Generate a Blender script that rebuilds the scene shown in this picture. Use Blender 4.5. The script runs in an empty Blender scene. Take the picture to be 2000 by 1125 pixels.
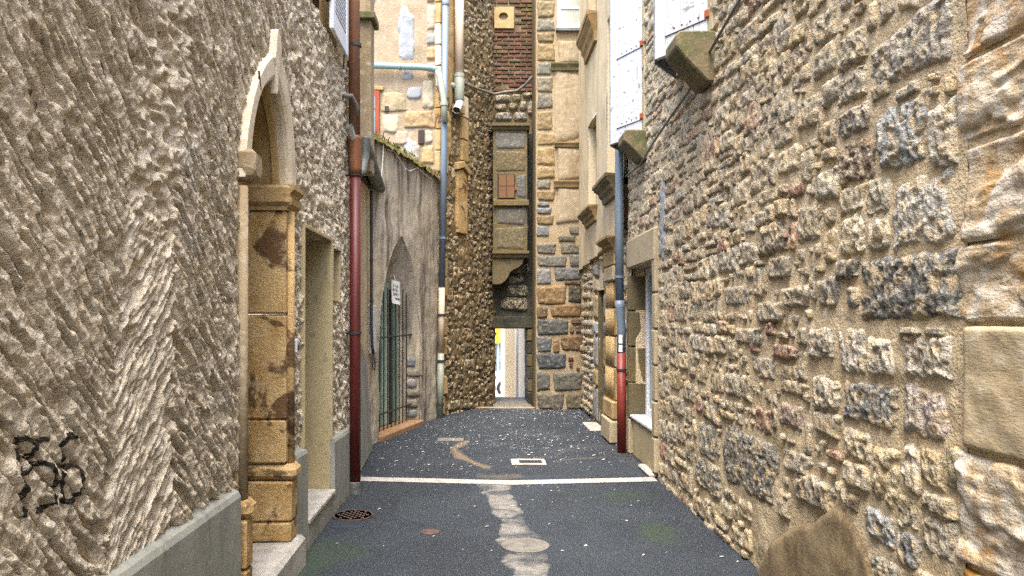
import bpy, bmesh, math, random
import numpy as np
from mathutils import Vector

# ------------------------------------------------------------------ camera, sky, sun, exposure
SC = bpy.context.scene
COL = SC.collection
F, VX, HY, CH = 1500.0, 940.0, 620.0, 1.6      # focal length in px of the 2000 px photo, vanishing point, eye height
cam_d = bpy.data.cameras.new('camera'); cam = bpy.data.objects.new('camera', cam_d); COL.objects.link(cam)
cam.location = (0, 0, CH); cam.rotation_euler = (math.radians(90), 0, 0)
cam_d.sensor_width = 36; cam_d.lens = 36 * F / 2000
cam_d.shift_x = (1000 - VX) / 2000; cam_d.shift_y = (HY - 562.5) / 2000
cam_d.clip_start = .05; cam_d.clip_end = 2000
SC.camera = cam
SUN_EL, SUN_AZ = 66, 191                     # azimuth the light comes from, clockwise from +Y
wd = bpy.data.worlds.new('World'); SC.world = wd; wd.use_nodes = True
nt = wd.node_tree; bg = nt.nodes['Background']
sky = nt.nodes.new('ShaderNodeTexSky'); sky.sky_type = 'NISHITA'; sky.sun_disc = False
sky.sun_elevation = math.radians(SUN_EL); sky.sun_rotation = math.radians(SUN_AZ)
sky.air_density = 1.0; sky.dust_density = 4.0; sky.ozone_density = 1.0
nt.links.new(sky.outputs[0], bg.inputs[0]); bg.inputs[1].default_value = .15
sun_d = bpy.data.lights.new('sun', 'SUN'); sun_d.energy = 1.5; sun_d.angle = math.radians(36); sun_d.color = (1, .97, .92)
sun = bpy.data.objects.new('sun', sun_d); COL.objects.link(sun)
_e, _a = math.radians(SUN_EL), math.radians(SUN_AZ)
sun.rotation_euler = Vector((-math.cos(_e) * math.sin(_a), -math.cos(_e) * math.cos(_a), -math.sin(_e))).to_track_quat('-Z', 'Y').to_euler()
SC.view_settings.view_transform = 'Standard'; SC.view_settings.look = 'None'; SC.view_settings.gamma = 1
SC.view_settings.use_curve_mapping = False
SC.view_settings.exposure = 2.42
SC.render.engine = 'CYCLES'
SC.cycles.max_bounces = 8; SC.cycles.diffuse_bounces = 3; SC.cycles.glossy_bounces = 3
SC.cycles.use_denoising = False
SC.cycles.sample_clamp_indirect = 3

rnd = random.Random(7)
RS = np.random.RandomState(11)

# ------------------------------------------------------------------ noise
def _hash(ix, iy, seed):
    h = (ix.astype(np.int64) * 374761393 + iy.astype(np.int64) * 668265263 + int(seed) * 974634721) & 0xFFFFFFFF
    h = ((h ^ (h >> 13)) * 1274126177) & 0xFFFFFFFF
    h = h ^ (h >> 16)
    return (h & 0xFFFFFF) / float(0xFFFFFF)
def vn(x, y, seed=0):
    x = np.asarray(x, float); y = np.asarray(y, float)
    ix, iy = np.floor(x), np.floor(y); fx, fy = x - ix, y - iy
    fx = fx * fx * (3 - 2 * fx); fy = fy * fy * (3 - 2 * fy)
    a, b = _hash(ix, iy, seed), _hash(ix + 1, iy, seed)
    c, d = _hash(ix, iy + 1, seed), _hash(ix + 1, iy + 1, seed)
    return (a * (1 - fx) + b * fx) * (1 - fy) + (c * (1 - fx) + d * fx) * fy
def fbm(x, y, o=4, seed=0, g=.5):
    s, a, t = 0, 1.0, 0
    for i in range(o):
        s = s + a * vn(x, y, seed + i * 17); t += a; a *= g
        x = x * 2.03 + 5.1; y = y * 2.03 + 9.7
    return s / t
def sst(a, b, x): t = np.clip((x - a) / (b - a), 0, 1); return t * t * (3 - 2 * t)

# ------------------------------------------------------------------ colour and materials
def hx(s):
    s = s.lstrip('#'); v = [int(s[i:i + 2], 16) / 255 for i in (0, 2, 4)]
    return tuple(c / 12.92 if c <= .04045 else ((c + .055) / 1.055) ** 2.4 for c in v)
def mat(name, base, layers=(), bumps=(), rough=.9, attr=False, metal=0., spec=.3, trans=0.):
    m = bpy.data.materials.new(name); m.use_nodes = True
    t = m.node_tree; N, L = t.nodes, t.links; B = N['Principled BSDF']
    tc = N.new('ShaderNodeTexCoord').outputs['Object']
    if attr:
        a = N.new('ShaderNodeAttribute'); a.attribute_name = 'Col'; cur = a.outputs['Color']
    else:
        r = N.new('ShaderNodeRGB'); r.outputs[0].default_value = (*hx(base), 1); cur = r.outputs[0]
    def noise(scale, detail, dist=0., ntype='n'):
        mp = N.new('ShaderNodeMapping'); L.new(tc, mp.inputs[0])
        mp.inputs['Scale'].default_value = scale if isinstance(scale, tuple) else (scale,) * 3
        if ntype == 'v':
            n = N.new('ShaderNodeTexVoronoi'); n.inputs['Scale'].default_value = 1
            L.new(mp.outputs[0], n.inputs['Vector']); return n.outputs['Distance']
        n = N.new('ShaderNodeTexNoise'); n.inputs['Scale'].default_value = 1
        n.inputs['Detail'].default_value = detail; n.inputs['Roughness'].default_value = .62; n.inputs['Distortion'].default_value = dist
        L.new(mp.outputs[0], n.inputs['Vector']); return n.outputs[0]
    for ly in layers:
        sc, de, lo, hi, colr, fac = ly[:6]
        n = noise(sc, min(de, 4), ly[6] if len(ly) > 6 else 0.)
        mr = N.new('ShaderNodeMapRange'); mr.interpolation_type = 'SMOOTHSTEP'
        mr.inputs['From Min'].default_value = lo; mr.inputs['From Max'].default_value = hi; mr.inputs['To Max'].default_value = fac
        L.new(n, mr.inputs['Value'])
        mx = N.new('ShaderNodeMix'); mx.data_type = 'RGBA'
        L.new(mr.outputs[0], mx.inputs[0]); L.new(cur, mx.inputs[6])
        if isinstance(colr, float):
            mx.blend_type = 'MULTIPLY'; mx.inputs[7].default_value = (colr, colr, colr, 1)
        else: mx.inputs[7].default_value = (*hx(colr), 1)
        cur = mx.outputs[2]
    L.new(cur, B.inputs['Base Color'])
    B.inputs['Roughness'].default_value = rough; B.inputs['Metallic'].default_value = metal
    B.inputs['Specular IOR Level'].default_value = spec
    if trans: B.inputs['Transmission Weight'].default_value = trans
    nrm = None
    for sc, de, st, di in bumps:
        n = noise(sc, min(de, 3))
        b = N.new('ShaderNodeBump'); b.inputs['Strength'].default_value = st; b.inputs['Distance'].default_value = di
        L.new(n, b.inputs['Height'])
        if nrm: L.new(nrm, b.inputs['Normal'])
        nrm = b.outputs[0]
    if nrm: L.new(nrm, B.inputs['Normal'])
    return m

M = {}
M['stone'] = mat('rubble_stone', '#888888', [(9, 5, .35, .7, .78, .8), (32, 4, .46, .62, '#d0c5ac', .6), (95, 4, .55, .68, .45, .65), (11, 4, .48, .62, '#c3ac84', .7)],
                 [(110, 6, .8, .012), (38, 6, .7, .02)], attr=True, spec=.2)
M['ashlar'] = mat('ashlar_stone', '#888888', [(5, 5, .4, .7, .7, .7), (24, 6, .5, .68, '#b8a888', .3), (50, 5, .55, .68, .5, .5)],
                  [(70, 6, .5, .01), (16, 5, .5, .02)], attr=True, spec=.2)
M['mortar'] = mat('lime_mortar', '#c4b18f', [(3, 5, .4, .65, '#b39d76', .6), (30, 4, .45, .7, '#d6c8ab', .5), (95, 4, .54, .68, '#7d6e55', .6)],
                  [(70, 6, .8, .012), (20, 5, .5, .02)])
M['mortar_dark'] = mat('old_mortar', '#6f5d40', [(4, 5, .4, .65, '#4a3d28', .7), (30, 4, .45, .7, '#a08a62', .5)], [(60, 6, .8, .015)])
M['roughcast'] = mat('combed_roughcast', '#c4b8a2', [(1.3, 4, .38, .65, '#ccbfa6', .7), (2.6, 4, .5, .7, '#a89c88', .6), (30, 4, .45, .68, '#ded3bd', .6), (120, 4, .54, .66, '#6a5d4a', .6), (1.9, 4, .6, .7, '#cfcbc2', .5)],
                     [(140, 3, 1., .008), (45, 3, .7, .012)])
M['cement'] = mat('cement_plinth', '#8c8c82', [((2, 2, .7), 5, .4, .7, '#6f6e66', .7), (9, 5, .5, .7, '#9d9b88', .6), ((12, 12, 1.2), 4, .55, .7, '#5b5850', .45), (60, 4, .5, .7, .8, .5)], [(60, 5, .3, .006), (8, 4, .3, .01)])
M['cream'] = mat('cream_render', '#a89a76', [((5, 5, 1.5), 5, .45, .7, '#8f8160', .6), (14, 5, .55, .75, '#6f6650', .5), (1.6, 4, .5, .7, '#b3a684', .5)], [(90, 5, .25, .004), (12, 4, .3, .01)], rough=.8)
M['sand'] = mat('iron_stained_sandstone', '#b39768', [(2.4, 4, .42, .6, '#977744', .8), (3.6, 4, .53, .60, '#4a3320', .88, .7), (14, 4, .5, .7, '#bfa982', .6), (60, 5, .5, .7, '#7d5a30', .4)],
                [(45, 6, .6, .012), (120, 4, .5, .006)])
M['pale'] = mat('pale_limestone', '#c6baa2', [(4, 5, .45, .65, '#ad9c7c', .6), (16, 5, .5, .7, '#d6cebc', .6), (50, 4, .55, .7, '#75664a', .35)], [(60, 6, .4, .008)])
M['tan'] = mat('tan_tympanum', '#a58c60', [(3, 5, .4, .65, '#8b7148', .7), (14, 5, .5, .7, '#b6a07a', .5), (40, 4, .55, .7, '#6b5838', .5)], [(50, 6, .5, .01)])
M['greyplaster'] = mat('weathered_grey_plaster', '#a59b8a', [((2.6, 2.6, .45), 4, .44, .60, '#4f4840', .85, .5), ((7, 7, .8), 4, .48, .62, '#c4b9a6', .65), (1.2, 4, .4, .65, '#b5a588', .4), (40, 5, .5, .7, .7, .5)], [(40, 6, .6, .012), (9, 5, .4, .02)])
M['pinkplaster'] = mat('pale_pink_plaster', '#8d7d66', [(2.2, 5, .45, .65, '#9d8874', .7), (7, 4, .48, .64, '#85755a', .6), (30, 6, .5, .7, '#a89d8c', .5), ((3, 3, .5), 5, .55, .75, '#b6b3a8', .5)], [(35, 6, .6, .015)])
M['creamwall'] = mat('cream_street_plaster', '#bcab8b', [((4, 4, .5), 5, .42, .68, '#a08f6e', .7), (10, 5, .5, .7, '#cabd9f', .5), (30, 5, .58, .72, '#8d8066', .4)], [(40, 5, .3, .008)])
M['pierplaster'] = mat('pier_plaster', '#95856a', [((6, 6, 1), 6, .42, .65, '#796648', .7), (12, 5, .5, .7, '#b8ad96', .5), (2.2, 4, .55, .72, '#8f866f', .6)], [(40, 5, .4, .01)])
M['repair'] = mat('blue_grey_cement_repair', '#8e9193', [(8, 5, .4, .7, '#757879', .6), (40, 4, .5, .7, '#a0a09b', .5)], [(50, 5, .5, .01)])
M['brownpatch'] = mat('brown_cement_patch', '#8a785c', [((6, 6, 1.2), 4, .4, .62, '#5f4f36', .8), (3, 4, .5, .66, '#a08c68', .6), (60, 4, .52, .66, '#4c3f2c', .5), (40, 4, .5, .7, '#a3906e', .5)], [(90, 5, .6, .008)])
M['corner'] = mat('eroded_corner_limestone', '#bda988', [(3.5, 6, .48, .62, '#a67a3a', .6, .8), (6, 6, .44, .58, '#cfc6b4', .9, .6), ((8, 8, 22), 4, .56, .68, '#8a6636', .4), (60, 5, .55, .7, .6, .5)], [((14, 14, 34), 3, .5, .015), (90, 3, .7, .008)])
M['cornerochre'] = mat('ochre_corner_sandstone', '#a87f3e', [(3.5, 4, .46, .6, '#8a5c22', .7, .8), (6, 4, .52, .64, '#cfc0a0', .85, .6), (60, 4, .55, .7, .6, .5)], [((10, 10, 30), 3, .7, .02), (80, 3, .6, .008)])
M['cornersmooth'] = mat('smooth_cream_limestone', '#b9a785', [(5, 5, .4, .7, '#a8946c', .6), (12, 4, .52, .66, '#cdc3ab', .5), (90, 4, .54, .68, '#8d7c5c', .5)], [((40, 40, 110), 5, .5, .006)])
M['moulding'] = mat('mossy_moulding', '#8d7450', [(6, 5, .45, .65, '#5d5a33', .8), (20, 5, .5, .7, '#a58a60', .5)], [(40, 5, .5, .01)])
M['stonesill'] = mat('grey_green_sill_stone', '#6d6047', [(4, 5, .42, .62, '#4b5030', .8), (18, 5, .5, .7, '#857556', .6)], [(40, 5, .5, .01)])
M['lintel'] = mat('lintel_stone', '#a39578', [(5, 5, .4, .7, '#8a7c60', .6), (26, 6, .5, .7, '#b5aa92', .5)], [(60, 6, .4, .008)])
M['brick'] = mat('old_brick', '#8a4a30', [(6, 5, .45, .65, .55, .8), (3, 4, .52, .68, '#5a5a30', .75), (30, 5, .5, .7, '#a5684a', .4)], [(60, 5, .6, .01)], attr=True)
M['brickmortar'] = mat('brick_mortar', '#75664f', [(4, 4, .45, .65, '#4a4529', .8), (20, 5, .5, .7, '#6e6250', .6)], [(50, 5, .6, .01)])
M['moss'] = mat('moss', '#4d4f22', [(9, 5, .4, .65, '#6a4c26', .8), (30, 5, .5, .7, '#6f7a30', .6)], [(50, 6, 1., .02)])
M['redpipe'] = mat('red_painted_iron', '#571a16', [((9, 9, 1.5), 5, .45, .7, '#3d1512', .7), (30, 5, .6, .75, '#7f4a38', .5)], [(40, 4, .15, .004)], rough=.5, spec=.5)
M['rustpipe'] = mat('rusted_iron', '#6f4527', [((9, 9, 1.2), 5, .42, .66, '#4c3c34', .8), (20, 5, .5, .7, '#8a5a2c', .6), ((6, 6, 1), 4, .58, .7, '#5a241c', .7)], [(60, 5, .3, .004)], rough=.65, spec=.4)
M['bluepipe'] = mat('blue_grey_plastic', '#65727e', [((6, 6, .8), 5, .45, .7, '#525f6a', .6), (25, 4, .6, .75, '#8a959c', .4)], rough=.45, spec=.5)
M['tealpipe'] = mat('grey_teal_plastic', '#7c9492', [((2, 9, 9), 5, .45, .7, '#65797a', .6)], rough=.45, spec=.5)
M['beigepipe'] = mat('beige_plastic', '#b9a68f', [((9, 9, 1), 5, .45, .7, '#a08d76', .6), (4, 4, .6, .7, '#c5a277', .5)], rough=.5, spec=.45)
M['greypipe'] = mat('grey_green_plastic', '#8b8f80', [((9, 9, 1), 5, .45, .7, '#717565', .6)], rough=.5, spec=.45)
M['redplastic'] = mat('red_plastic', '#74291f', [((8, 8, 1.2), 5, .45, .7, '#6e211c', .6), (25, 5, .58, .72, '#9a4a3a', .5)], rough=.5, spec=.45)
M['zinc'] = mat('dull_zinc', '#6c706c', [(7, 5, .42, .66, '#474843', .8), (30, 5, .5, .7, '#868a86', .4)], [(20, 4, .2, .01)], rough=.55, metal=.3)
M['iron'] = mat('dark_iron', '#2c2c2c', [(20, 5, .5, .7, '#4a3222', .7)], [(60, 4, .4, .004)], rough=.6, spec=.5)
M['cable'] = mat('black_cable', '#2b2b2b', rough=.6)
M['greycable'] = mat('grey_cable', '#6d6a62', [(20, 4, .5, .7, '#45433e', .6)], rough=.6)
M['whitewire'] = mat('white_wire', '#d5d2c8', rough=.5)
M['whitepaint'] = mat('white_paint', '#cfd2d6', [(14, 5, .5, .75, '#b9bcc0', .5)], rough=.45, spec=.5)
M['shutter'] = mat('chipped_white_paint', '#b7b8b8', [(1.7, 4, .45, .7, '#a8a9a9', .5), (15, 3, .64, .67, '#6f6a64', .8), ((6, 6, 24), 3, .66, .69, '#7b746c', .8), ((24, 24, 4), 3, .66, .69, '#85807a', .6)], [(30, 4, .15, .004)], rough=.5, spec=.4)
M['shutterback'] = mat('grey_shutter_back', '#777b80', [(9, 5, .45, .7, '#5f6266', .6)], rough=.6)
M['orange'] = mat('orange_primer', '#8f4a20', rough=.6)
M['orangepane'] = mat('orange_board', '#6f4f30', [(6, 4, .4, .7, '#5c4028', .5)], rough=.7)
M['glass'] = mat('window_glass', '#56666c', [(2, 3, .4, .7, '#7d8b90', .6)], rough=.08, spec=.8)
M['palepane'] = mat('curtained_pane', '#9a9c90', [((9, 9, 2), 4, .4, .7, '#b3b3a4', .6)], rough=.15, spec=.7)
M['green'] = mat('green_grey_boards', '#6f8a7c', [((14, 14, 1.2), 5, .42, .68, '#465a50', .7), (20, 5, .58, .72, '#7d8d80', .5)], rough=.6)
M['greenlight'] = mat('pale_green_board', '#a3b4a4', [((14, 14, 1.2), 5, .42, .68, '#748476', .7)], rough=.6)
M['terracotta'] = mat('terracotta_tile', '#8f7052', [(7, 5, .42, .68, '#75583e', .7), (30, 5, .5, .7, '#b98d62', .5)], [(40, 5, .3, .006)])
M['redwood'] = mat('red_brown_wood', '#8a3f22', [((9, 9, 1), 4, .45, .7, '#6d2d18', .6)], rough=.6)
M['darkwood'] = mat('dark_wood', '#3b3129', [((14, 14, 1), 5, .4, .7, '#241d18', .7)], rough=.7)
M['greydoor'] = mat('grey_painted_wood', '#8a9090', [((14, 14, 1), 5, .4, .7, '#767c7c', .6)], rough=.6)
M['darkstone'] = mat('dark_stone', '#423f33', [(4, 5, .42, .65, '#2a2c22', .8), (18, 5, .5, .7, '#5d584a', .5)], [(40, 6, .6, .015)], attr=False)  # plain dark tone; in the slot it also paints the unlit gap
M['oriel'] = mat('oriel_stone', '#5f543b', [(2.5, 4, .42, .62, '#6e5a30', .7), (5, 4, .5, .65, '#44453e', .7), (16, 4, .55, .7, '#7c7666', .5)], [(40, 6, .5, .012)])
M['paper'] = mat('white_paper', '#d8d8d2', rough=.8)
M['ink'] = mat('faded_ink', '#6d6e70', rough=.8)
M['spray'] = mat('black_spray_paint', '#1d1b1a', [(60, 5, .5, .66, '#6b604f', .7)], rough=.7)
M['linepaint'] = mat('worn_white_road_paint', '#a39d94', [(9, 4, .5, .66, '#837d76', .7), (45, 4, .56, .66, '#4f4e4e', .75)], [(120, 4, .4, .004)])
M['petal'] = mat('pale_flakes', '#cfc9c4', rough=.8)
M['covers'] = mat('rusty_cast_iron', '#5d4a42', [(12, 5, .42, .66, '#3c3430', .7), (40, 5, .5, .7, '#7f6a5c', .5)], [(60, 4, .4, .004)], rough=.6, metal=.2)
M['concrete'] = mat('worn_concrete', '#6b675f', [(7, 5, .42, .66, '#504e48', .7), (40, 4, .5, .7, '#827d72', .6)], [(70, 5, .6, .006)])
M['paleconcrete'] = mat('pale_concrete', '#a5a096', [(9, 5, .42, .66, '#87837a', .7)], [(70, 5, .5, .006)])
M['slate'] = mat('dark_steel_plate', '#2e343c', [(12, 5, .45, .7, '#20242a', .7)], rough=.5)
M['pavement'] = mat('pink_pavement', '#b5a096', [(3, 5, .42, .66, '#a08c82', .6)], [(50, 4, .3, .006)])
M['carpaint'] = mat('white_car_paint', '#d5dae2', rough=.25, spec=.6)
M['rubber'] = mat('tyre_rubber', '#1d1e20', rough=.8)
M['alloy'] = mat('grey_alloy', '#8f9498', rough=.4, metal=.6)
M['shoporange'] = mat('orange_fascia', '#e08a3c', rough=.5)
M['shopyellow'] = mat('yellow_fascia', '#dccb1e', rough=.5)
M['box'] = mat('grey_meter_box', '#b5b6b0', [(9, 4, .5, .7, '#94958f', .5)], rough=.6)
M['earth'] = mat('earth_ground', '#6d675f', [(.6, 5, .42, .66, '#57524b', .7)], [(9, 4, .3, .02)])

# asphalt with attribute masks: R worn concrete channel, G moss, B tan silt
def asphalt():
    m = bpy.data.materials.new('asphalt'); m.use_nodes = True
    t = m.node_tree; N, L = t.nodes, t.links; B = N['Principled BSDF']
    tc = N.new('ShaderNodeTexCoord').outputs['Object']
    def noise(s, d, dist=0):
        n = N.new('ShaderNodeTexNoise'); n.inputs['Scale'].default_value = s; n.inputs['Detail'].default_value = d; n.inputs['Roughness'].default_value = .65
        n.inputs['Distortion'].default_value = dist
        L.new(tc, n.inputs['Vector']); return n.outputs[0]
    def rng(v, a, b, hi=1.):
        r = N.new('ShaderNodeMapRange'); r.interpolation_type = 'SMOOTHSTEP'; r.inputs['From Min'].default_value = a; r.inputs['From Max'].default_value = b
        r.inputs['To Max'].default_value = hi; L.new(v, r.inputs['Value']); return r.outputs[0]
    def mix(f, a, b):
        x = N.new('ShaderNodeMix'); x.data_type = 'RGBA'; L.new(f, x.inputs[0])
        for i, c in ((6, a), (7, b)):
            if isinstance(c, str): x.inputs[i].default_value = (*hx(c), 1)
            else: L.new(c, x.inputs[i])
        return x.outputs[2]
    c = mix(rng(noise(1.1, 5, .4), .38, .64), '#1e2227', '#282d32')
    c = mix(rng(noise(2.6, 5, .8), .54, .68, .7), c, '#20252a')
    c = mix(rng(noise(190, 3), .55, .64, .8), c, '#757c82')
    c = mix(rng(noise(120, 3), .56, .7, .8), c, '#1c2024')
    at = N.new('ShaderNodeAttribute'); at.attribute_name = 'Col'
    sp = N.new('ShaderNodeSeparateColor'); L.new(at.outputs['Color'], sp.inputs[0])
    def ragged(mask, sc, k):
        n_ = N.new('ShaderNodeMath'); n_.operation = 'MULTIPLY_ADD'; L.new(noise(sc, 5, .6), n_.inputs[0]); n_.inputs[1].default_value = k; n_.inputs[2].default_value = -.5 * k
        a_ = N.new('ShaderNodeMath'); a_.operation = 'ADD'; L.new(n_.outputs[0], a_.inputs[0]); L.new(mask, a_.inputs[1])
        return a_.outputs[0]
    conc = mix(rng(noise(14, 6), .4, .66), '#97928a', '#7d776c')
    conc = mix(rng(noise(90, 4), .52, .66, .7), conc, '#4f4c48')
    c = mix(rng(ragged(sp.outputs[0], 26, .8), .18, .8, .62), c, conc)
    c = mix(rng(ragged(sp.outputs[1], 55, .9), .12, 1.0, .62), c, mix(rng(noise(70, 5), .4, .65), '#2b3826', '#3d5228'))
    c = mix(rng(ragged(sp.outputs[2], 40, .8), .15, 1.0, .6), c, mix(rng(noise(40, 5), .4, .65), '#94805f', '#7a6750'))
    L.new(c, B.inputs['Base Color']); B.inputs['Roughness'].default_value = .9; B.inputs['Specular IOR Level'].default_value = .25
    prev = None
    for s, st, d in ((150, .8, .006), (9, .35, .02)):
        b = N.new('ShaderNodeBump'); b.inputs['Strength'].default_value = st; b.inputs['Distance'].default_value = d
        L.new(noise(s, 5), b.inputs['Height'])
        if prev: L.new(prev, b.inputs['Normal'])
        prev = b.outputs[0]
    L.new(prev, B.inputs['Normal'])
    return m
M['asphalt'] = asphalt()

# ------------------------------------------------------------------ geometry helpers
class Fr:                                        # a vertical wall plane: u along it, z up, h outwards
    def __init__(s, O, U, N):
        s.O = np.array(O, float); s.U = np.array(U, float); s.U /= np.linalg.norm(s.U); s.N = np.array(N, float); s.N /= np.linalg.norm(s.N)
    def pt(s, u, z, h):
        u, z, h = np.broadcast_arrays(np.asarray(u, float), np.asarray(z, float), np.asarray(h, float))
        return np.stack([s.O[0] + s.U[0] * u + s.N[0] * h, s.O[1] + s.U[1] * u + s.N[1] * h, z], -1)
    def at(s, px, py, h=0.):                     # where the photo's pixel falls on this wall
        d = np.array([(px - VX) / F, 1.0]); o = s.O + s.N * h
        A = np.array([[d[0], -s.U[0]], [d[1], -s.U[1]]])
        k, u = np.linalg.solve(A, o)
        return u, CH - (py - HY) * k / F
FA = Fr((-1.24, 0), (0, 1), (1, 0))
FH = Fr((1.75, 0), (0, 1), (-1, 0))
FG = Fr((1.70, 0), (0, 1), (-1, 0))
FB = Fr((-1.41, 9.6), (.71, 2.73), (2.73, -.71))
FC = Fr((0, 12.35), (1, 0), (0, -1))
FD = Fr((-.68, 12.35), (.915, 1.85), (1.85, -.915))
FE = Fr((0, 14.2), (1, 0), (0, -1))
FP = Fr((0, 13.35), (1, 0), (0, -1))
FO = Fr((0, 13.85), (1, 0), (0, -1))

def thing(name, label, cat, loc=(0, 0, 0), group=None):
    o = bpy.data.objects.new(name, None); COL.objects.link(o); o.location = loc; o.empty_display_size = .1
    o['label'] = label; o['category'] = cat
    if group: o['group'] = group
    return o
def mesh_obj(name, V, Fc, m, parent=None, smooth=False, col=None):
    me = bpy.data.meshes.new(name)
    V = np.asarray(V, float).reshape(-1, 3)
    if isinstance(Fc, np.ndarray):
        n, k = Fc.shape
        me.vertices.add(len(V)); me.vertices.foreach_set('co', V.ravel())
        me.loops.add(n * k); me.loops.foreach_set('vertex_index', Fc.astype(np.int32).ravel())
        me.polygons.add(n); me.polygons.foreach_set('loop_start', np.arange(0, n * k, k, dtype=np.int32))
        me.update(calc_edges=True)
    else:
        me.from_pydata(V.tolist(), [], [list(f) for f in Fc]); me.update()
    if col is not None:
        a = me.color_attributes.new('Col', 'FLOAT_COLOR', 'POINT')
        c = np.ones((len(V), 4)); c[:, :3] = col; a.data.foreach_set('color', c.ravel())
    me.polygons.foreach_set('use_smooth', [smooth] * len(me.polygons))
    me.materials.append(M[m] if isinstance(m, str) else m)
    o = bpy.data.objects.new(name, me); COL.objects.link(o)
    if parent is not None:
        o.parent = parent
        if parent.type == 'EMPTY': o.location = -parent.location
    return o
def tag(o, label=None, cat=None, group=None, kind=None):
    for k, v in (('label', label), ('category', cat), ('group', group), ('kind', kind)):
        if v: o[k] = v
    return o
def grid_faces(n, m):
    i = np.arange(n * m).reshape(n, m)
    return np.stack([i[:-1, :-1], i[1:, :-1], i[1:, 1:], i[:-1, 1:]], -1).reshape(-1, 4)
BOXF = [(0, 1, 3, 2), (4, 6, 7, 5), (0, 4, 5, 1), (2, 3, 7, 6), (0, 2, 6, 4), (1, 5, 7, 3)]
class Bag:                                       # collects shapes for ONE mesh
    def __init__(s): s.V = []; s.F = []; s.n = 0; s.C = []
    def add(s, V, Fc, col=None):
        V = np.asarray(V, float).reshape(-1, 3)
        s.V.append(V); s.F += [tuple(int(i) + s.n for i in f) for f in Fc]; s.n += len(V)
        if col is not None: s.C.append(np.broadcast_to(col, (len(V), 3)))
        return s
    def build(s, name, m, parent=None, smooth=False):
        return mesh_obj(name, np.concatenate(s.V), s.F, m, parent, smooth, np.concatenate(s.C) if s.C else None)
def bev(V, Fc, w, seg=1):
    bm = bmesh.new()
    vs = [bm.verts.new(v) for v in np.asarray(V).reshape(-1, 3)]
    for f in Fc: bm.faces.new([vs[i] for i in f])
    bmesh.ops.recalc_face_normals(bm, faces=bm.faces)
    if w: bmesh.ops.bevel(bm, geom=list(bm.edges), offset=w, segments=seg, affect='EDGES', profile=.6)
    bm.verts.index_update()
    V = np.array([v.co[:] for v in bm.verts]); Fc = [tuple(v.index for v in f.verts) for f in bm.faces]; bm.free()
    return V, Fc
def fbox(fr, u0, u1, z0, z1, h0, h1, w=.006, jit=0.):
    P = []
    for u in (u0, u1):
        for z in (z0, z1):
            for h in (h0, h1): P.append((u + rnd.uniform(-jit, jit), z + rnd.uniform(-jit, jit), h + (rnd.uniform(-jit, jit) if h == h1 else 0)))
    P = np.array(P); return bev(fr.pt(P[:, 0], P[:, 1], P[:, 2]), BOXF, w)
def wbox(x0, x1, y0, y1, z0, z1, w=.006):
    return bev([(x, y, z) for x in (x0, x1) for y in (y0, y1) for z in (z0, z1)], BOXF, w)
def prism(fr, outl, h0, h1, w=.004):
    n = len(outl); o = np.array(outl)
    V = np.concatenate([fr.pt(o[:, 0], o[:, 1], h0), fr.pt(o[:, 0], o[:, 1], h1)])
    Fc = [tuple(range(n))[::-1], tuple(range(n, 2 * n))] + [(i, (i + 1) % n, n + (i + 1) % n, n + i) for i in range(n)]
    return bev(V, Fc, w) if w else (V, Fc)
def sweep_u(fr, prof, u0, u1, w=0):              # profile of (h, z) points drawn along u
    n = len(prof); p = np.array(prof)
    V = np.concatenate([fr.pt(u0, p[:, 1], p[:, 0]), fr.pt(u1, p[:, 1], p[:, 0])])
    Fc = [tuple(range(n)), tuple(range(n, 2 * n))[::-1]] + [(i, (i + 1) % n, n + (i + 1) % n, n + i) for i in range(n)]
    return bev(V, Fc, w)
def tube(pts, r, n=12, caps=True):
    pts = [Vector(p) for p in pts]; rr = r if isinstance(r, (list, tuple)) else [r] * len(pts)
    V, Fc = [], []; ref = None
    for i, p in enumerate(pts):
        d = ((pts[min(i + 1, len(pts) - 1)] - p).normalized() + (p - pts[max(i - 1, 0)]).normalized())
        d = d.normalized() if d.length > 1e-6 else Vector((0, 0, 1))
        if ref is None: ref = d.orthogonal().normalized()
        x = (ref - d * ref.dot(d)).normalized(); ref = x; y = d.cross(x)
        for k in range(n):
            a = 2 * math.pi * k / n; V.append(p + (x * math.cos(a) + y * math.sin(a)) * rr[i])
    for i in range(len(pts) - 1):
        for k in range(n): Fc.append((i * n + k, i * n + (k + 1) % n, (i + 1) * n + (k + 1) % n, (i + 1) * n + k))
    if caps: Fc += [tuple(range(n))[::-1], tuple(range((len(pts) - 1) * n, len(pts) * n))]
    return np.array([v[:] for v in V]), Fc
def put(name, vf, m, parent=None, smooth=False, col=None): return mesh_obj(name, vf[0], vf[1], m, parent, smooth, col)
def ring(c, axis, r0, r1, w, n=20):               # a short collar round a pipe
    a = Vector(axis).normalized(); c = Vector(c)
    return tube([c - a * w, c - a * w * .98, c + a * w * .98, c + a * w], [r0, r1, r1, r0], n)

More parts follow.
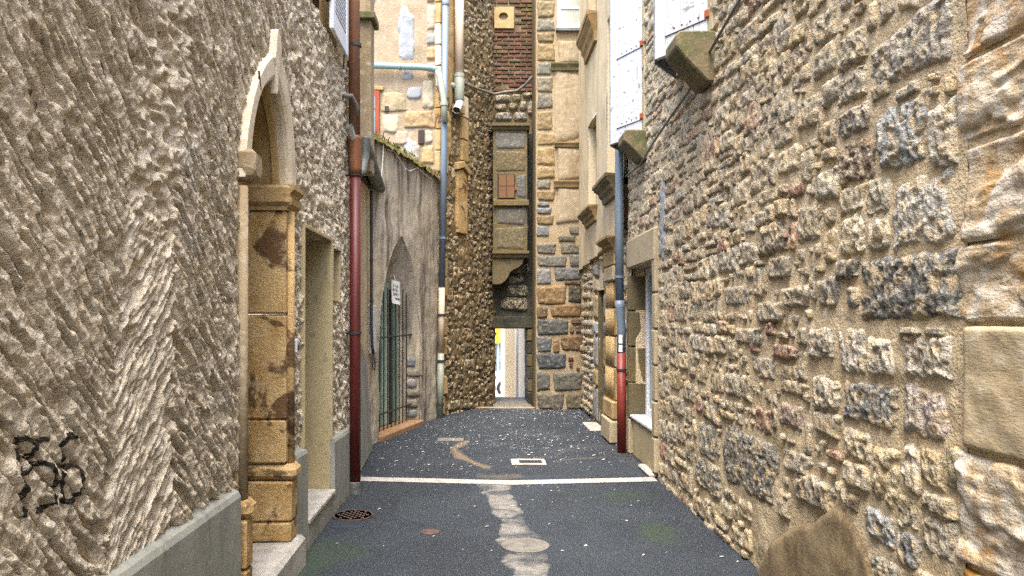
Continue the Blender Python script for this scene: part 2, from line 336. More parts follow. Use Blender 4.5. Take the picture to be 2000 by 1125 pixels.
def plane_grid(fr, u0, u1, z0, z1, res, hf, holes=(), ulines=(), zlines=()):
    us = np.unique(np.round(np.concatenate([np.linspace(u0, u1, max(2, int((u1 - u0) / res) + 1)), [x for x in ulines if u0 < x < u1]]), 4))
    zs = np.unique(np.round(np.concatenate([np.linspace(z0, z1, max(2, int((z1 - z0) / res) + 1)), [x for x in zlines if z0 < x < z1]]), 4))
    Ug, Zg = np.meshgrid(us, zs, indexing='ij'); P = fr.pt(Ug, Zg, hf(Ug, Zg))
    Fc = grid_faces(len(us), len(zs))
    if holes:
        uc = (us[:-1] + us[1:]) / 2; zc = (zs[:-1] + zs[1:]) / 2
        A, Bc = np.meshgrid(uc, zc, indexing='ij'); keep = np.ones(A.shape, bool)
        for hfun in holes: keep &= ~hfun(A, Bc)
        Fc = Fc[keep.ravel()]
    return P.reshape(-1, 3), Fc
def rect_hole(a, b, c, d): return lambda u, z: (u > a) & (u < b) & (z > c) & (z < d)

# a rough stone: a closed-edged patch whose rim dips behind the mortar
def patch(fr, uc, zc, w, h, proud=.03, sink=.03, k=.6, p=5, amp=.012, seed=0, res=.014, freq=26, wob=.12, h0=0., maxn=70):
    nu = int(np.clip(w / res, 5, maxn)) + 1; nv = int(np.clip(h / res, 5, maxn)) + 1
    q = lambda n: np.sign(np.linspace(-1, 1, n)) * np.abs(np.linspace(-1, 1, n)) ** .8
    U, V = np.meshgrid(q(nu), q(nv), indexing='ij')
    r = np.random.RandomState(seed % 99991)
    s1, s2, ta, tb = r.uniform(-.13, .13, 4)
    x = U * np.sqrt(1 - k * V * V / 2); y = V * np.sqrt(1 - k * U * U / 2)
    x, y = x * (1 + s1 * y), y * (1 + s2 * x)
    m = np.maximum(np.abs(U), np.abs(V))
    x = x + wob * (fbm(V * 2.2 + seed * .37, U * 1.1 + seed * .11, 3, seed) - .5) * 2 * m
    y = y + wob * (fbm(U * 2.2 + seed * .23, V * 1.1 - seed * .19, 3, seed + 5) - .5) * 2 * m
    u = uc + x * w / 2; z = zc + y * h / 2
    e = m ** p
    n = fbm(u * freq + seed, z * freq, 4, seed + 3, .55)
    rg = 1 - np.abs(2 * vn(u * freq * .8, z * freq * .7 + seed, seed + 9) - 1)
    n9 = fbm(u * freq * 3.1 + 3, z * freq * 3.1, 2, seed + 21); cr = sst(.6, .75, vn(u * freq * 1.4 + 9, z * freq * .9, seed + 14))
    n = n * .6 + n9 * .4
    hh = proud * (1 - e) - sink * e - (1 - m ** 6) * cr * amp * .9 + (1 - m ** 6) * (amp * (n - .5) * 2.4 + amp * .7 * (rg - .5) + proud * .5 * (ta * 3 * U + tb * 3 * V))
    return fr.pt(u, z, h0 + hh).reshape(-1, 3), grid_faces(nu, nv), n.ravel()
def stone_col(base, n, r, sp=.10):
    c = np.array(hx(base)); c = (c + (c.mean() * np.array([1.10, 1.0, .84]) - c) * .42) * r.uniform(1 - sp * 1.6, 1 + sp * 1.6)
    return c[None, :] * (1 + (n[:, None] - .5) * .9)
def layout(u0, u1, z0, z1, hr, wr, avoid, r, top=None, undul=.05, gap=.012):
    out = []; z = z0
    while z < z1:
        rh = r.uniform(*hr); u = u0 - r.uniform(0, wr[1] * .5)
        while u < u1:
            w = r.uniform(*wr) * (1.25 if rh > (hr[0] + hr[1]) / 2 else 1)
            uc, zc = u + w / 2, z + rh / 2 + undul * float(fbm(np.array([u * .9]), np.array([z * .9]), 2, 77)[0] - .5) * 2
            hh = rh * r.uniform(.8, 1.12)
            if w > wr[1] * .9 and r.random() < .2 and hh > .1:                # a course split in two thin stones
                c = [(uc, zc - hh * .25, w - gap, hh * .46), (uc, zc + hh * .25, w * .9 - gap, hh * .46)]
            else: c = [(uc, zc, w - gap, hh - gap)]
            for (a, b, ww, h2) in c:
                if a - ww / 2 < u0 or a + ww / 2 > u1: continue
                if top and b > top(a): continue
                if any(a + ww * .42 > q[0] and a - ww * .42 < q[1] and b + h2 * .42 > q[2] and b - h2 * .42 < q[3] for q in avoid): continue
                out.append((a, b, ww, h2))
            u += w
        z += rh
    return out
def fill(stones, av, u0, u1, zt, n, r, top=None, base=(.035, .07, .15), hb=(.03, .05, .08), tol=.20):                     # small stones wedged into the open joints
    cs = .02; nu, nz = int((u1 - u0) / cs) + 1, int(zt / cs) + 1; occ = np.zeros((nu, nz), bool)
    def cells(q): return slice(max(0, int((q[0] - u0) / cs)), max(0, int((q[1] - u0) / cs) + 1)), slice(max(0, int(q[2] / cs)), max(0, int(q[3] / cs) + 1))
    for q in av: occ[cells(q)] = True
    for s in stones: occ[cells((s[0] - s[2] * .42, s[0] + s[2] * .42, s[1] - s[3] * .42, s[1] + s[3] * .42))] = True
    out = []
    for k in range(n):
        u, z = r.uniform(u0, u1), r.uniform(0, zt)
        if top and z > top(u): continue
        sc = max(0, 1 - k / (n * .6)); w, h = r.uniform(*base[:2]) + base[2] * sc * r.random(), r.uniform(*hb[:2]) + hb[2] * sc * r.random()
        c = cells((u - w / 2, u + w / 2, z - h / 2, z + h / 2))
        if u - w / 2 < u0 or u + w / 2 > u1 or occ[c].mean() > tol: continue
        occ[c] = True; out.append((u, z, w, h))
    return out
def rubble(fr, stones, palette, parent, seed, mt='stone', score=None, limit=300, name='stone', amp=.012, proud=.03, res=.014, colfun=None, k=(.4, .95), fine=False, wob=.12, p=5, gain=1.):
    r = np.random.RandomState(seed)
    stones = sorted(stones, key=lambda s: -(score(s) if score else s[2] * s[3]))
    bag = Bag(); VV, FF, CC, n0 = [], [], [], 0
    for i, s in enumerate(stones):
        uc, zc, w, h = s[:4]
        base = s[4] if len(s) > 4 else palette[r.choice(len(palette))]
        rs = res * .55 if i < 45 and fine else res if i < limit else res * 1.3
        V, Fc, n = patch(fr, uc, zc, w, h, proud * r.uniform(.6, 1.35), .03, r.uniform(*k), p, amp * min(1.05, .5 + min(w, h) * 6), seed * 131 + i * 7, rs, wob=wob)
        C = np.clip(stone_col(base, n, r) * gain, 0, .75)
        if colfun is not None: C = colfun(uc, zc, C)
        if i < limit: mesh_obj(name, V, Fc, mt, parent, True, C)
        else: VV.append(V); FF.append(Fc + n0); CC.append(C); n0 += len(V)
    if VV:
        o = mesh_obj('small_stones', np.concatenate(VV), np.concatenate(FF), mt, parent, True, np.concatenate(CC)); o['kind'] = 'stuff'

# ------------------------------------------------------------------ ground
def gz(Y): return -.02 - np.clip((Y - 15.3), 0, 15) * .094
xs = np.concatenate([np.linspace(-400, -12, 14), np.linspace(-10, 10, 41), np.linspace(12, 400, 14)])
ys = np.concatenate([np.linspace(-400, -8, 12), np.linspace(-6, 40, 93), np.linspace(44, 600, 14)])
X, Y = np.meshgrid(xs, ys, indexing='ij')
tag(mesh_obj('ground', np.stack([X, Y, gz(Y)], -1).reshape(-1, 3), grid_faces(len(xs), len(ys)), 'earth'), kind='structure')

def road_pt(px, py): Yd = CH * F / (py - HY); return (px - VX) * Yd / F, Yd
def build_road():
    xs = np.arange(-1.75, 1.8001, .022); ys = np.concatenate([np.arange(-5, 4.4, .3), np.arange(4.4, 14.25, .022)])
    X, Y = np.meshgrid(xs, ys, indexing='ij')
    ch = [road_pt(*p) + (w,) for p, w in (((958, 938), .19), ((968, 960), .15), ((985, 990), .15), ((1004, 1015), .13), ((1012, 1035), .14), ((1024, 1062), .20), ((1030, 1085), .17), ((1036, 1125), .16))]
    ch.append((.34, 3.8, .18))
    cy = np.array([c[1] for c in ch])[::-1]; cx = np.array([c[0] for c in ch])[::-1]; cw = np.array([c[2] for c in ch])[::-1]
    d = np.abs(X - np.interp(Y, cy, cx)) / np.interp(Y, cy, cw) + (fbm(X * 6, Y * 6, 4, 3) - .5) * .9
    R = (1 - sst(.65, 1.05, d)) * (1 - sst(7.35, 7.6, Y)) * (.38 + .42 * sst(.3, .7, fbm(X * 5, Y * 5, 3, 8)))
    for (a, b, rr) in ((.304, 5.36, .17), (.30, 4.93, .16), (.17, 6.25, .14)):                    # rims round the covers
        q = np.hypot(X - a, (Y - b)); R = np.where(q < rr + .05, R * (1 - .35 * np.exp(-((q - rr) / .03) ** 2)), R)
    def blob(px, py, rx, ry, s):
        a, b = road_pt(px, py); q = np.hypot((X - a) / rx, (Y - b) / ry) + (fbm(X * 5 + s, Y * 5, 4, s) - .5) * 1.1
        return 1 - sst(.35, 1.1, q)
    G = sum(w * blob(*a) for a, w in (((640, 1085, .32, .5, 1), .9), ((1225, 968, .35, .35, 2), .65), ((1285, 1040, .26, .55, 3), .9), ((1120, 962, .4, .25, 4), .5), ((780, 960, .5, .3, 5), .45), ((600, 1120, .25, .3, 6), .6), ((700, 990, .2, .3, 7), .4)))
    def arc(pts, wd, s):
        p = np.array([road_pt(*q) for q in pts]); best = np.full(X.shape, 9.)
        for a, b in zip(p[:-1], p[1:]):
            t = np.clip(((X - a[0]) * (b[0] - a[0]) + (Y - a[1]) * (b[1] - a[1])) / ((b - a) ** 2).sum(), 0, 1)
            best = np.minimum(best, np.hypot(X - a[0] - t * (b[0] - a[0]), (Y - a[1] - t * (b[1] - a[1])) * .6))
        return 1 - sst(.3, 1.1, best / wd + (fbm(X * 7, Y * 5, 4, s) - .5) * .9)
    Bm = .75 * arc([(912, 862), (886, 876), (900, 893), (925, 903), (948, 912)], .09, 11) + .4 * arc([(1085, 900), (1120, 896), (1180, 893)], .06, 12) + .45 * arc([(940, 930), (975, 932), (1010, 930)], .12, 13)
    Bm = Bm + .35 * arc([(930, 800), (1120, 799)], .05, 15)
    R = R + .28 * arc([(1090, 880), (1140, 872), (1190, 872), (1240, 905)], .22, 16) + .18 * arc([(800, 915), (900, 918), (1000, 915), (1240, 920)], .16, 17)
    Z = (fbm(X * 1.3, Y * 1.3, 2, 4) - .5) * .003
    edge = np.minimum(X + 1.5, 1.75 - X)
    C = np.stack([np.clip(R, 0, 1), np.clip(G * .75, 0, .7), np.clip(Bm, 0, .9)], -1).reshape(-1, 3)
    return tag(mesh_obj('alley_road', np.stack([X, Y, Z], -1).reshape(-1, 3), grid_faces(len(xs), len(ys)), 'asphalt', None, True, C), kind='structure')
road = build_road()

xs = np.linspace(-1.2, 1.72, 60)
bag = []
yl = np.interp(xs, [-1.25, .3, 1.75], [7.60, 7.42, 7.58]); wl = .095 + .012 * (fbm(xs * 5, xs * 0, 3, 2) - .5)
V = np.concatenate([np.stack([xs, yl - wl, 0 * xs + .0055], -1), np.stack([xs, yl + wl, 0 * xs + .0055], -1)])
n = len(xs)
mesh_obj('painted_line', V, [(i, i + 1, n + i + 1, n + i) for i in range(n - 1)], 'linepaint', road)

def disc_cover(px, py, r, m, label, pattern, rim=None):
    x, y = road_pt(px, py)
    t = thing('manhole_cover', label, 'manhole cover', (x, y, 0))
    put('lid', tube([(x, y, .001), (x, y, .007), (x, y, .009)], [r, r, r * .97], 40), m, t)
    if rim: put('rim', tube([(x, y, .001), (x, y, .011), (x, y, .011), (x, y, .007)], [r * 1.12, r * 1.12, r * 1.02, r * 1.01], 40, False), rim, t)
    if pattern:
        b = Bag(); s = r / 5
        for i in range(-5, 6):
            for j in range(-5, 6):
                if math.hypot(i, j) * s < r * .88 and (i + j) % 2 == 0:
                    b.add(*wbox(x + i * s - s * .38, x + i * s + s * .38, y + j * s - s * .38, y + j * s + s * .38, .008, .014, .002))
        b.build('tread_pattern', m, t)
disc_cover(690, 1008, .145, 'covers', 'round rusty cast iron manhole cover beside the red pipe', True, 'covers')
disc_cover(840, 1040, .07, 'covers', 'small rusty round cover in the open asphalt, middle of lane', False)
disc_cover(1026, 1066, .17, 'concrete', 'round worn concrete cover in the pale drain strip', False)
x, y = road_pt(684, 1025)
tag(put('cover_plate', wbox(x - .12, x + .11, y - .09, y + .09, 0, .008, .003), 'slate'), 'dark rectangular plate next to the rusty manhole cover', 'cover plate')
x, y = road_pt(880, 859)
tag(put('cover_plate', wbox(x - .17, x + .17, y - .13, y + .13, 0, .006, .003), 'concrete'), 'faint grey rectangular plate near the arched grille door', 'cover plate')
x, y = road_pt(1032, 903)
t = thing('gully_grate', 'pale concrete gully with small iron grate beyond the white line', 'drain grate', (x, y, 0))
b = Bag(); b.add(*wbox(x - .19, x + .19, y - .16, y - .10, 0, .012)); b.add(*wbox(x - .19, x + .19, y + .10, y + .16, 0, .012)); b.add(*wbox(x - .19, x - .10, y - .10, y + .10, 0, .0118)); b.add(*wbox(x + .15, x + .19, y - .10, y + .10, 0, .0118)); b.build('frame', 'paleconcrete', t)
for i in range(7): put('bar', wbox(x - .09 + i * .034, x - .072 + i * .034, y - .10, y + .10, 0, .01, .003), 'iron', t)

def flakes():
    V, Fc = [], []; r = np.random.RandomState(5); k = 0
    while k < 1500:
        Y = 4.6 + 9. * r.rand() ** .75; X = r.uniform(-1.35, 1.7)
        dens = .06 + .94 * sst(7.6, 10, np.array(Y)) * (.35 + .65 * sst(.45, .6, vn(np.array(X * 1.2), np.array(Y * .8), 9)))
        if X < -.2 and Y > 7.6: dens = min(1, dens + .25)
        if Y > 9 and X < -1.3 + (Y - 9.6) * .26: continue
        if r.rand() > dens: continue
        s = r.uniform(.005, .012) if r.rand() < .9 else r.uniform(.014, .024); n = r.randint(4, 7); a0 = r.rand() * 6.28; el = r.uniform(.35, 1)
        b = len(V); tl = r.uniform(0, .006)
        for i in range(n):
            a = a0 + i * 6.283 / n; q = s * r.uniform(.6, 1.1)
            V.append((X + q * math.cos(a), Y + q * math.sin(a) * el, .004 + tl * (1 + math.cos(a)) + .001))
        Fc.append(tuple(range(b, b + n))); k += 1
    tag(mesh_obj('fallen_petals', V, Fc, 'petal'), 'pale petals and scraps strewn over the asphalt', 'litter', kind='stuff')
flakes()

# ------------------------------------------------------------------ house with combed roughcast (left)
def strokes(u, z, sg, seed):
    wz = (fbm(u * 3, z * 3, 2, seed + 40) - .5)
    al = (u + sg * z * .95) * .72 + wz * .05; ac = (u - sg * z * 1.05) * .70 + wz * .06
    n1 = vn(al * 10, ac * 74, seed); n2 = vn(al * 26 + 3, ac * 110, seed + 1)
    g = sst(.63, .72, vn(al * 7 + 7, ac * 44, seed + 2)); g2 = sst(.62, .72, vn(al * 11 + 1, ac * 70, seed + 4))
    return n1 ** 1.4 * .016 + n2 * .006 - g * .030 - g2 * .016
def hA(u, z):
    wv = (fbm(u * 5, z * 5, 3, 71) - .5) * .12
    b1 = np.interp(z, [0, 1.04, 2.0, 2.82, 6], [2.46, 2.56, 2.66, 2.95, 3.5]) + wv
    b2 = np.interp(z, [0, 1.04, 2.0, 2.82, 6], [3.05, 3.06, 3.10, 3.25, 3.6]) + wv
    mid = sst(-.02, .02, u - b1) * (1 - sst(-.02, .02, u - b2))
    up = sst(1.75, 2.1, z + wv * 2); stip0 = (vn(u * 20, z * 34, 36) - .5) * .036 - sst(.6, .75, vn(u * 16, z * 30, 37)) * .02
    h = strokes(u, z, -1, 3) * (1 - mid) + (strokes(u, z, 1, 13) * .85 * (1 - up) + stip0 * up) * mid
    stip = (vn(u * 22, z * 19, 31) - .5) * .036 - sst(.55, .75, vn(u * 30, z * 26, 32)) * .026
    far = sst(4.7, 5.2, u); h = h * (.9 + .1 * sst(2.2, 2.8, u))
    h = h * (1 - .45 * far) + stip * far
    return h + (fbm(u * 45, z * 45, 2, 5) - .5) * .013 + (fbm(u * 1.5, z * 1.5, 2, 6) - .5) * .008

AC, AW, AZ0, AZ1, THM = 4.53, .45, 2.36, 3.02, math.radians(66)      # door arch: centre, half width, springing, apex
def arch_curve(c, w, z0, zt, n=14):
    th = np.linspace(0, THM, n)
    dx = (np.cos(th) - math.cos(THM)) / (1 - math.cos(THM)) * w; dz = np.sin(th) / math.sin(THM) * (zt - z0)
    L = np.stack([c - dx, z0 + dz], -1); R = np.stack([c + dx, z0 + dz], -1)[::-1]
    return np.concatenate([L, R[1:]])
def in_arch(c, w, z0, zt, zb):
    cv = arch_curve(c, w, z0, zt, 40)
    def f(u, z):
        top = np.interp(u, cv[:, 0], cv[:, 1], left=-9, right=-9)
        return (u > c - w) & (u < c + w) & (z > zb) & (z < top)
    return f
_fr3 = lambda l, h=.03: np.array([FA.at(a, b_, h) for a, b_ in l])
def resamp(p, n):
    d = np.concatenate([[0], np.cumsum(np.linalg.norm(np.diff(p, axis=0), axis=1))]); t = np.linspace(0, d[-1], n)
    q = np.stack([np.interp(t, d, p[:, i]) for i in (0, 1)], 1)
    for _ in range(2): q[1:-1] = (q[:-2] + 2 * q[1:-1] + q[2:]) / 4
    return q
OUTL = resamp(_fr3([(472, 345), (474, 290), (480, 240), (490, 188), (503, 144), (518, 116), (534, 101), (541, 97)]), 18); OUTR = resamp(_fr3([(541, 97), (549, 120), (556, 150), (563, 190), (569, 240), (573, 300), (576, 385)]), 18)
INNL = resamp(_fr3([(488, 340), (489, 300), (493, 250), (501, 206), (511, 177), (523, 163), (538, 156)]), 18); INNR = resamp(_fr3([(538, 156), (546, 186), (553, 220), (559, 260), (563, 310), (566, 385)]), 18)
OUTC, INNC = np.concatenate([OUTL, OUTR[1:]]), np.concatenate([INNL, INNR[1:]])
MIDC = (OUTC + INNC) / 2
def arch_hole(u, z): return (u > 3.93) & (u < 4.93) & (z > 2.30) & (z < np.interp(u, MIDC[:, 0], MIDC[:, 1], left=-9, right=-9))
hA_house = thing('rendered_house', 'house with combed brown roughcast wall, gothic doorway and grey plinth', 'house', (-1.6, 4.5, 0))
D2 = (5.31, 6.26, .2, 2.22); NI = (6.41, 6.72, 1.74, 2.18)
WTOP = lambda u, z: (u > 5.62) & (u < 7.2) & (z > 3.90 + .10 * (fbm(u * 3, u * 0, 3, 90) - .5) + .02 * vn(u * 20, z * 20, 3))
_ho = [arch_hole, rect_hole(AC - .62, AC + .41, 0, 2.37), rect_hole(*D2), rect_hole(*NI), WTOP]
_gr = [plane_grid(FA, 1.5, 3.7, .4, 3.3, .0045, hA), plane_grid(FA, 1.5, 3.7, 3.3, 4.75, .03, hA), plane_grid(FA, 3.7, 7.40, .4, 4.75, .008, hA, _ho, [D2[0], D2[1], NI[0], NI[1]], [D2[2], D2[3], NI[2], NI[3]])]
_of = np.cumsum([0] + [len(g[0]) for g in _gr]); P = np.concatenate([g[0] for g in _gr]); Fc = np.concatenate([g[1] + o for g, o in zip(_gr, _of)])
wallA = mesh_obj('wall', P, Fc, 'roughcast', hA_house, True)
b = Bag(); b.add(*fbox(FA, -5, 1.5, -.1, 5.5, -.5, .0, 0)); b.add(*fbox(FA, 1.5, 7.4, 4.75, 5.5, -.5, .0, 0)); b.add(*fbox(FA, 1.5, 3.9, 0, 4.75, -.5, -.06, 0)); b.add(*fbox(FA, 5.16, 5.28, 0, 4.75, -.5, -.06, 0)); b.add(*fbox(FA, 6.3, 7.38, 0, 3.7, -.5, -.09, 0)); b.add(*fbox(FA, 3.9, 5.28, 3.2, 4.75, -.5, -.06, 0))
b.add(*fbox(FA, 5.0, 7.38, 4.2, 5.5, -4.5, -.51, 0)); b.add(*fbox(FA, 7.28, 7.4, 0, 5.5, -4.5, -.1, 0)); b.add(*fbox(FA, 5.28, 6.3, 2.3, 3.85, -.5, -.06, 0))
b.build('wall_core', 'roughcast', hA_house)
put('smooth_window_surround', plane_grid(FA, 5.5, 7.3, 3.8, 5.6, .05, lambda u, z: -.018 + (fbm(u * 6, z * 6, 3, 4) - .5) * .012, [rect_hole(5.25, 5.95, 3.95, 5.4)]), 'tan', hA_house, True)
b = Bag(); b.add(*fbox(FA, 5.2, 5.95, 3.9, 5.4, -.2, -.14, .01)); b.build('window', 'glass', hA_house)
# plinth pieces with a chamfered, slightly ragged top
def plinth(u0, u1, t0, t1, hp=.045, zb=-.05):
    n = max(3, int((u1 - u0) / .03)); us = np.linspace(u0, u1, n)
    tp = np.interp(us, [u0, u1], [t0, t1]); rag = (fbm(us * 18, us * 0, 3, 8) - .5)
    prof = [(hp, zb * np.ones(n)), (hp, tp - .035 + rag * .004), (hp - .012, tp - .01 + rag * .006), (hp - .05 + rag * .01, tp + .012 + rag * .02), (-.05, tp + .014 + rag * .01)]
    G = np.stack([FA.pt(us, z, h if np.ndim(h) else h * np.ones(n)) for h, z in prof], 1)
    V = G.reshape(-1, 3); Fc = [tuple(f) for f in grid_faces(n, len(prof))] + [tuple(range(5)), tuple(range((n - 1) * 5, n * 5))[::-1]]
    mesh_obj('plinth', V, Fc, 'cement', hA_house)
plinth(-4.5, 3.82, .80, .745); plinth(5.0, 5.30, .715, .70); plinth(6.265, 7.40, .615, .575)
# gothic doorway
def order(prof, name, m, parent, ang=None, zt=AZ1, z0=AZ0, c=AC, w=AW, fr=FA):
    rows = []
    for ins, h in prof:
        cv = arch_curve(c, w - ins, z0, zt - ins * 1.05, 16); rows.append(fr.pt(cv[:, 0], cv[:, 1], h))
    G = np.stack(rows, 0)
    return mesh_obj(name, G.reshape(-1, 3), grid_faces(*G.shape[:2]), m, parent, False)
rows = [FA.pt(OUTC[:, 0], OUTC[:, 1], -.06), FA.pt(OUTC[:, 0], OUTC[:, 1], .03), FA.pt(*(OUTC * .9 + INNC * .1).T, .045), FA.pt(*(OUTC * .25 + INNC * .75).T, .045), FA.pt(*(OUTC * .06 + INNC * .94).T, .032), FA.pt(INNC[:, 0], INNC[:, 1], .01), FA.pt(INNC[:, 0], INNC[:, 1], -.03)]
G = np.stack(rows, 0); mesh_obj('arch_moulding', G.reshape(-1, 3), grid_faces(*G.shape[:2]), 'pale', hA_house)
cen = np.array([4.43, 2.4]); sh_ = lambda k: cen + (INNC - cen) * k
G = np.stack([FA.pt(*sh_(1).T, -.03), FA.pt(*sh_(.96).T, -.035), FA.pt(*sh_(.95).T, -.07), FA.pt(*sh_(1).T, -.075), FA.pt(*sh_(1).T, -.29)], 0); mesh_obj('inner_arch', G.reshape(-1, 3), grid_faces(*G.shape[:2]), 'tan', hA_house)
put('tympanum', prism(FA, [(3.95, 2.25), (4.9, 2.25)] + [tuple(p) for p in INNC[::-1]], -.31, -.235, 0), 'tan', hA_house)
put('tympanum_joint', fbox(FA, 4.1, 4.8, 2.642, 2.647, -.27, -.2335, 0), 'darkwood', hA_house)
fin = [tuple(p) for p in _fr3([(536, 112), (538, 96), (539.5, 76), (541, 60), (542.5, 56), (546, 68), (548, 82), (549, 95), (548, 110), (545, 130), (542.5, 160), (541, 184), (540, 160), (538.5, 130)], .05)]
put('finial', prism(FA, fin, .01, .056, .004), 'pale', hA_house)
put('arch_joint', prism(FA, [tuple(p) for p in _fr3([(509, 176), (510.5, 175), (507, 138), (505.5, 139)], .045)], .04, .0465, 0), 'darkwood', hA_house)
zs = [.19, .32, .577, .68, .96, 1.62, 2.27]
for side, (ua, ub, ue) in enumerate(((4.80, 4.95, 4.80), (3.89, 3.98, 3.98))):
    for i, (a, c_) in enumerate(zip(zs[:-1], zs[1:])):
        bulge = {0: .035, 1: .04, 2: .065}.get(i, .0)
        u0, u1 = (ua - (.01 if i < 3 else 0), ub + bulge * .3) if side == 0 else (ua - bulge * .3, ub + (.02 if i < 3 else 0))
        V, f_ = fbox(FA, u0, u1, a + .003, c_ - .003, -.30, .015 + bulge, .012 if i != 2 else .03, .004)
        put('jamb_stone', (V, f_), 'sand' if side == 0 or i < 3 else 'pierplaster', hA_house)
    uc = 4.82 if side == 0 else 3.975
    put('colonnette', tube([FA.pt(uc + (.07 if side == 0 else -.06), z, .025).tolist() for z in (.68, 1.4, 2.27)], .026, 12), 'sand' if side == 0 else 'pierplaster', hA_house, True)
prof = [(-.3, 2.27), (.025, 2.27), (.03, 2.29), (.055, 2.31), (.06, 2.345), (.04, 2.36), (.045, 2.375), (.075, 2.40), (.075, 2.43), (-.3, 2.43)]
put('capital', sweep_u(FA, prof, 4.79, 5.06), 'tan', hA_house)
V, f_ = fbox(FA, 4.765, 4.81, 2.30, 2.428, -.29, .05, .02); put('capital', (V, f_), 'tan', hA_house)
b = Bag(); b.add(*prism(FA, [(3.88, 2.34), (3.91, 2.305), (4.0, 2.30), (4.04, 2.37), (4.03, 2.45), (3.89, 2.46)], -.1, .095, .022))
b.build('corbel_block', 'pierplaster', hA_house)['label'] = 'broken pale stone impost block jutting out'
put('door_frame', fbox(FA, 3.98, 4.80, 2.22, 2.31, -.28, -.205, .005), 'greydoor', hA_house)
dr = put('door', fbox(FA, 3.98, 4.80, .19, 2.22, -.28, -.232, .004), 'greydoor', hA_house)
put('letter_flap', fbox(FA, 4.70, 4.78, 1.28, 1.33, -.234, -.22, .003), 'zinc', dr)
put('door_step', fbox(FA, 3.97, 5.0, -.05, .19, -.30, .10, .025, .006), 'paleconcrete', hA_house)
b = Bag(); b.add(*fbox(FA, 4.905, 4.945, 1.37, 1.46, -.01, .03, .004)); db = b.build('doorbell', 'whitepaint', hA_house)
db.location = db.location + Vector((.012, .09, 0)); put('bell_button', fbox(FA, 4.915, 4.935, 1.385, 1.425, .03, .035, .002), 'iron', db)
# second doorway: smooth cream reveal
u0, u1, z0, z1 = D2
b = Bag()
b.add(FA.pt([u1, u1, u1, u1], [z0, z1, z1, z0], [.006, .006, -.3, -.3]), [(0, 1, 2, 3)]); b.add(FA.pt([u0, u0, u0, u0], [z0, z1, z1, z0], [.006, .006, -.3, -.3]), [(0, 1, 2, 3)])
b.add(FA.pt([u0, u1, u1, u0], [z1] * 4, [.006, .006, -.3, -.3]), [(0, 1, 2, 3)]); b.add(*fbox(FA, u1 + .001, u1 + .03, .6, z1 + .03, -.05, .026, .004)); b.add(*fbox(FA, u0 - .03, u0 - .001, .7, z1 + .03, -.05, .026, .004)); b.add(*fbox(FA, u0, u1, z1 + .001, z1 + .03, -.05, .0258, .004)); b.build('doorway_reveal', 'cream', hA_house)
put('door', fbox(FA, u0, u1, z0, z1, -.33, -.29, .004), 'darkwood', hA_house)
b = Bag(); b.add(*fbox(FA, u0 + .002, u1 - .002, -.05, .165, -.30, .044, .004)); b.build('step_riser', 'cement', hA_house)
put('door_step', fbox(FA, u0 + .003, u1 - .003, .165, .205, -.30, .056, .008), 'paleconcrete', hA_house)
u0, u1, z0, z1 = NI
b = Bag(); b.add(FA.pt([u0, u1, u1, u0], [z0, z0, z1, z1], -.09), [(0, 1, 2, 3)])
for q in ([(u0, z0), (u0, z1)], [(u1, z0), (u1, z1)], [(u0, z0), (u1, z0)], [(u0, z1), (u1, z1)]):
    (a, c_), (d_, e_) = q; b.add(FA.pt([a, d_, d_, a], [c_, e_, e_, c_], [.008, .008, -.09, -.09]), [(0, 1, 2, 3)])
b.build('wall_niche', 'cream', hA_house)
# louvred shutter lying open against the wall
sh = put('shutter', (lambda B_: (np.concatenate(B_.V), B_.F))(Bag().add(*fbox(FA, 6.0, 6.09, 3.86, 5.3, .05, .085)).add(*fbox(FA, 6.60, 6.69, 3.86, 5.3, .05, .085)).add(*fbox(FA, 6.09, 6.60, 3.86, 4.02, .052, .083)).add(*fbox(FA, 6.09, 6.60, 4.6, 4.7, .052, .083))), 'whitepaint', hA_house)
for i in range(16):
    z = 4.05 + i * .036
    put('slat', prism(Fr((-1.24, 0), (0, 1), (1, 0)), [(6.085, z), (6.605, z), (6.605, z + .012), (6.085, z + .012)], .052, .08, 0), 'whitepaint', sh)
put('shutter_hook', tube([FA.pt(6.62, 3.98, .03), FA.pt(6.62, 3.88, .06), FA.pt(6.62, 3.74, .05)], .008, 6), 'iron', hA_house)
put('hinge', fbox(FA, 5.96, 6.04, 4.08, 4.12, .02, .07, .004), 'iron', hA_house)
# black spray tag following the relief
def ribbon(bag, pts, w):
    p = []
    for a, c_ in zip(pts[:-1], pts[1:]):
        n = max(2, int(math.hypot(c_[0] - a[0], c_[1] - a[1]) / .006)); p += [(a[0] + (c_[0] - a[0]) * i / n, a[1] + (c_[1] - a[1]) * i / n) for i in range(n)]
    p.append(pts[-1]); p = np.array(p)
    ker = np.ones(7) / 7
    if len(p) > 14:
        p = np.stack([np.convolve(np.pad(p[:, i], 3, mode='edge'), ker, 'valid') for i in (0, 1)], 1)
    d = np.gradient(p, axis=0); d /= np.linalg.norm(d, axis=1)[:, None] + 1e-9; nn = np.stack([-d[:, 1], d[:, 0]], 1)
    ww = w * (.75 + .5 * vn(p[:, 0] * 40, p[:, 1] * 40, 3)); k = np.linspace(-1, 1, 5)
    Q = p[:, None, :] + nn[:, None, :] * (k[None, :, None] * ww[:, None, None])
    bag.add(FA.pt(Q[..., 0], Q[..., 1], hA(Q[..., 0], Q[..., 1]) + .003).reshape(-1, 3), grid_faces(len(p), 5))
bg_ = Bag()
def zz(l): return [FA.at(a / 1.991, 560 + b_ / 1.991, .004) for a, b_ in l]
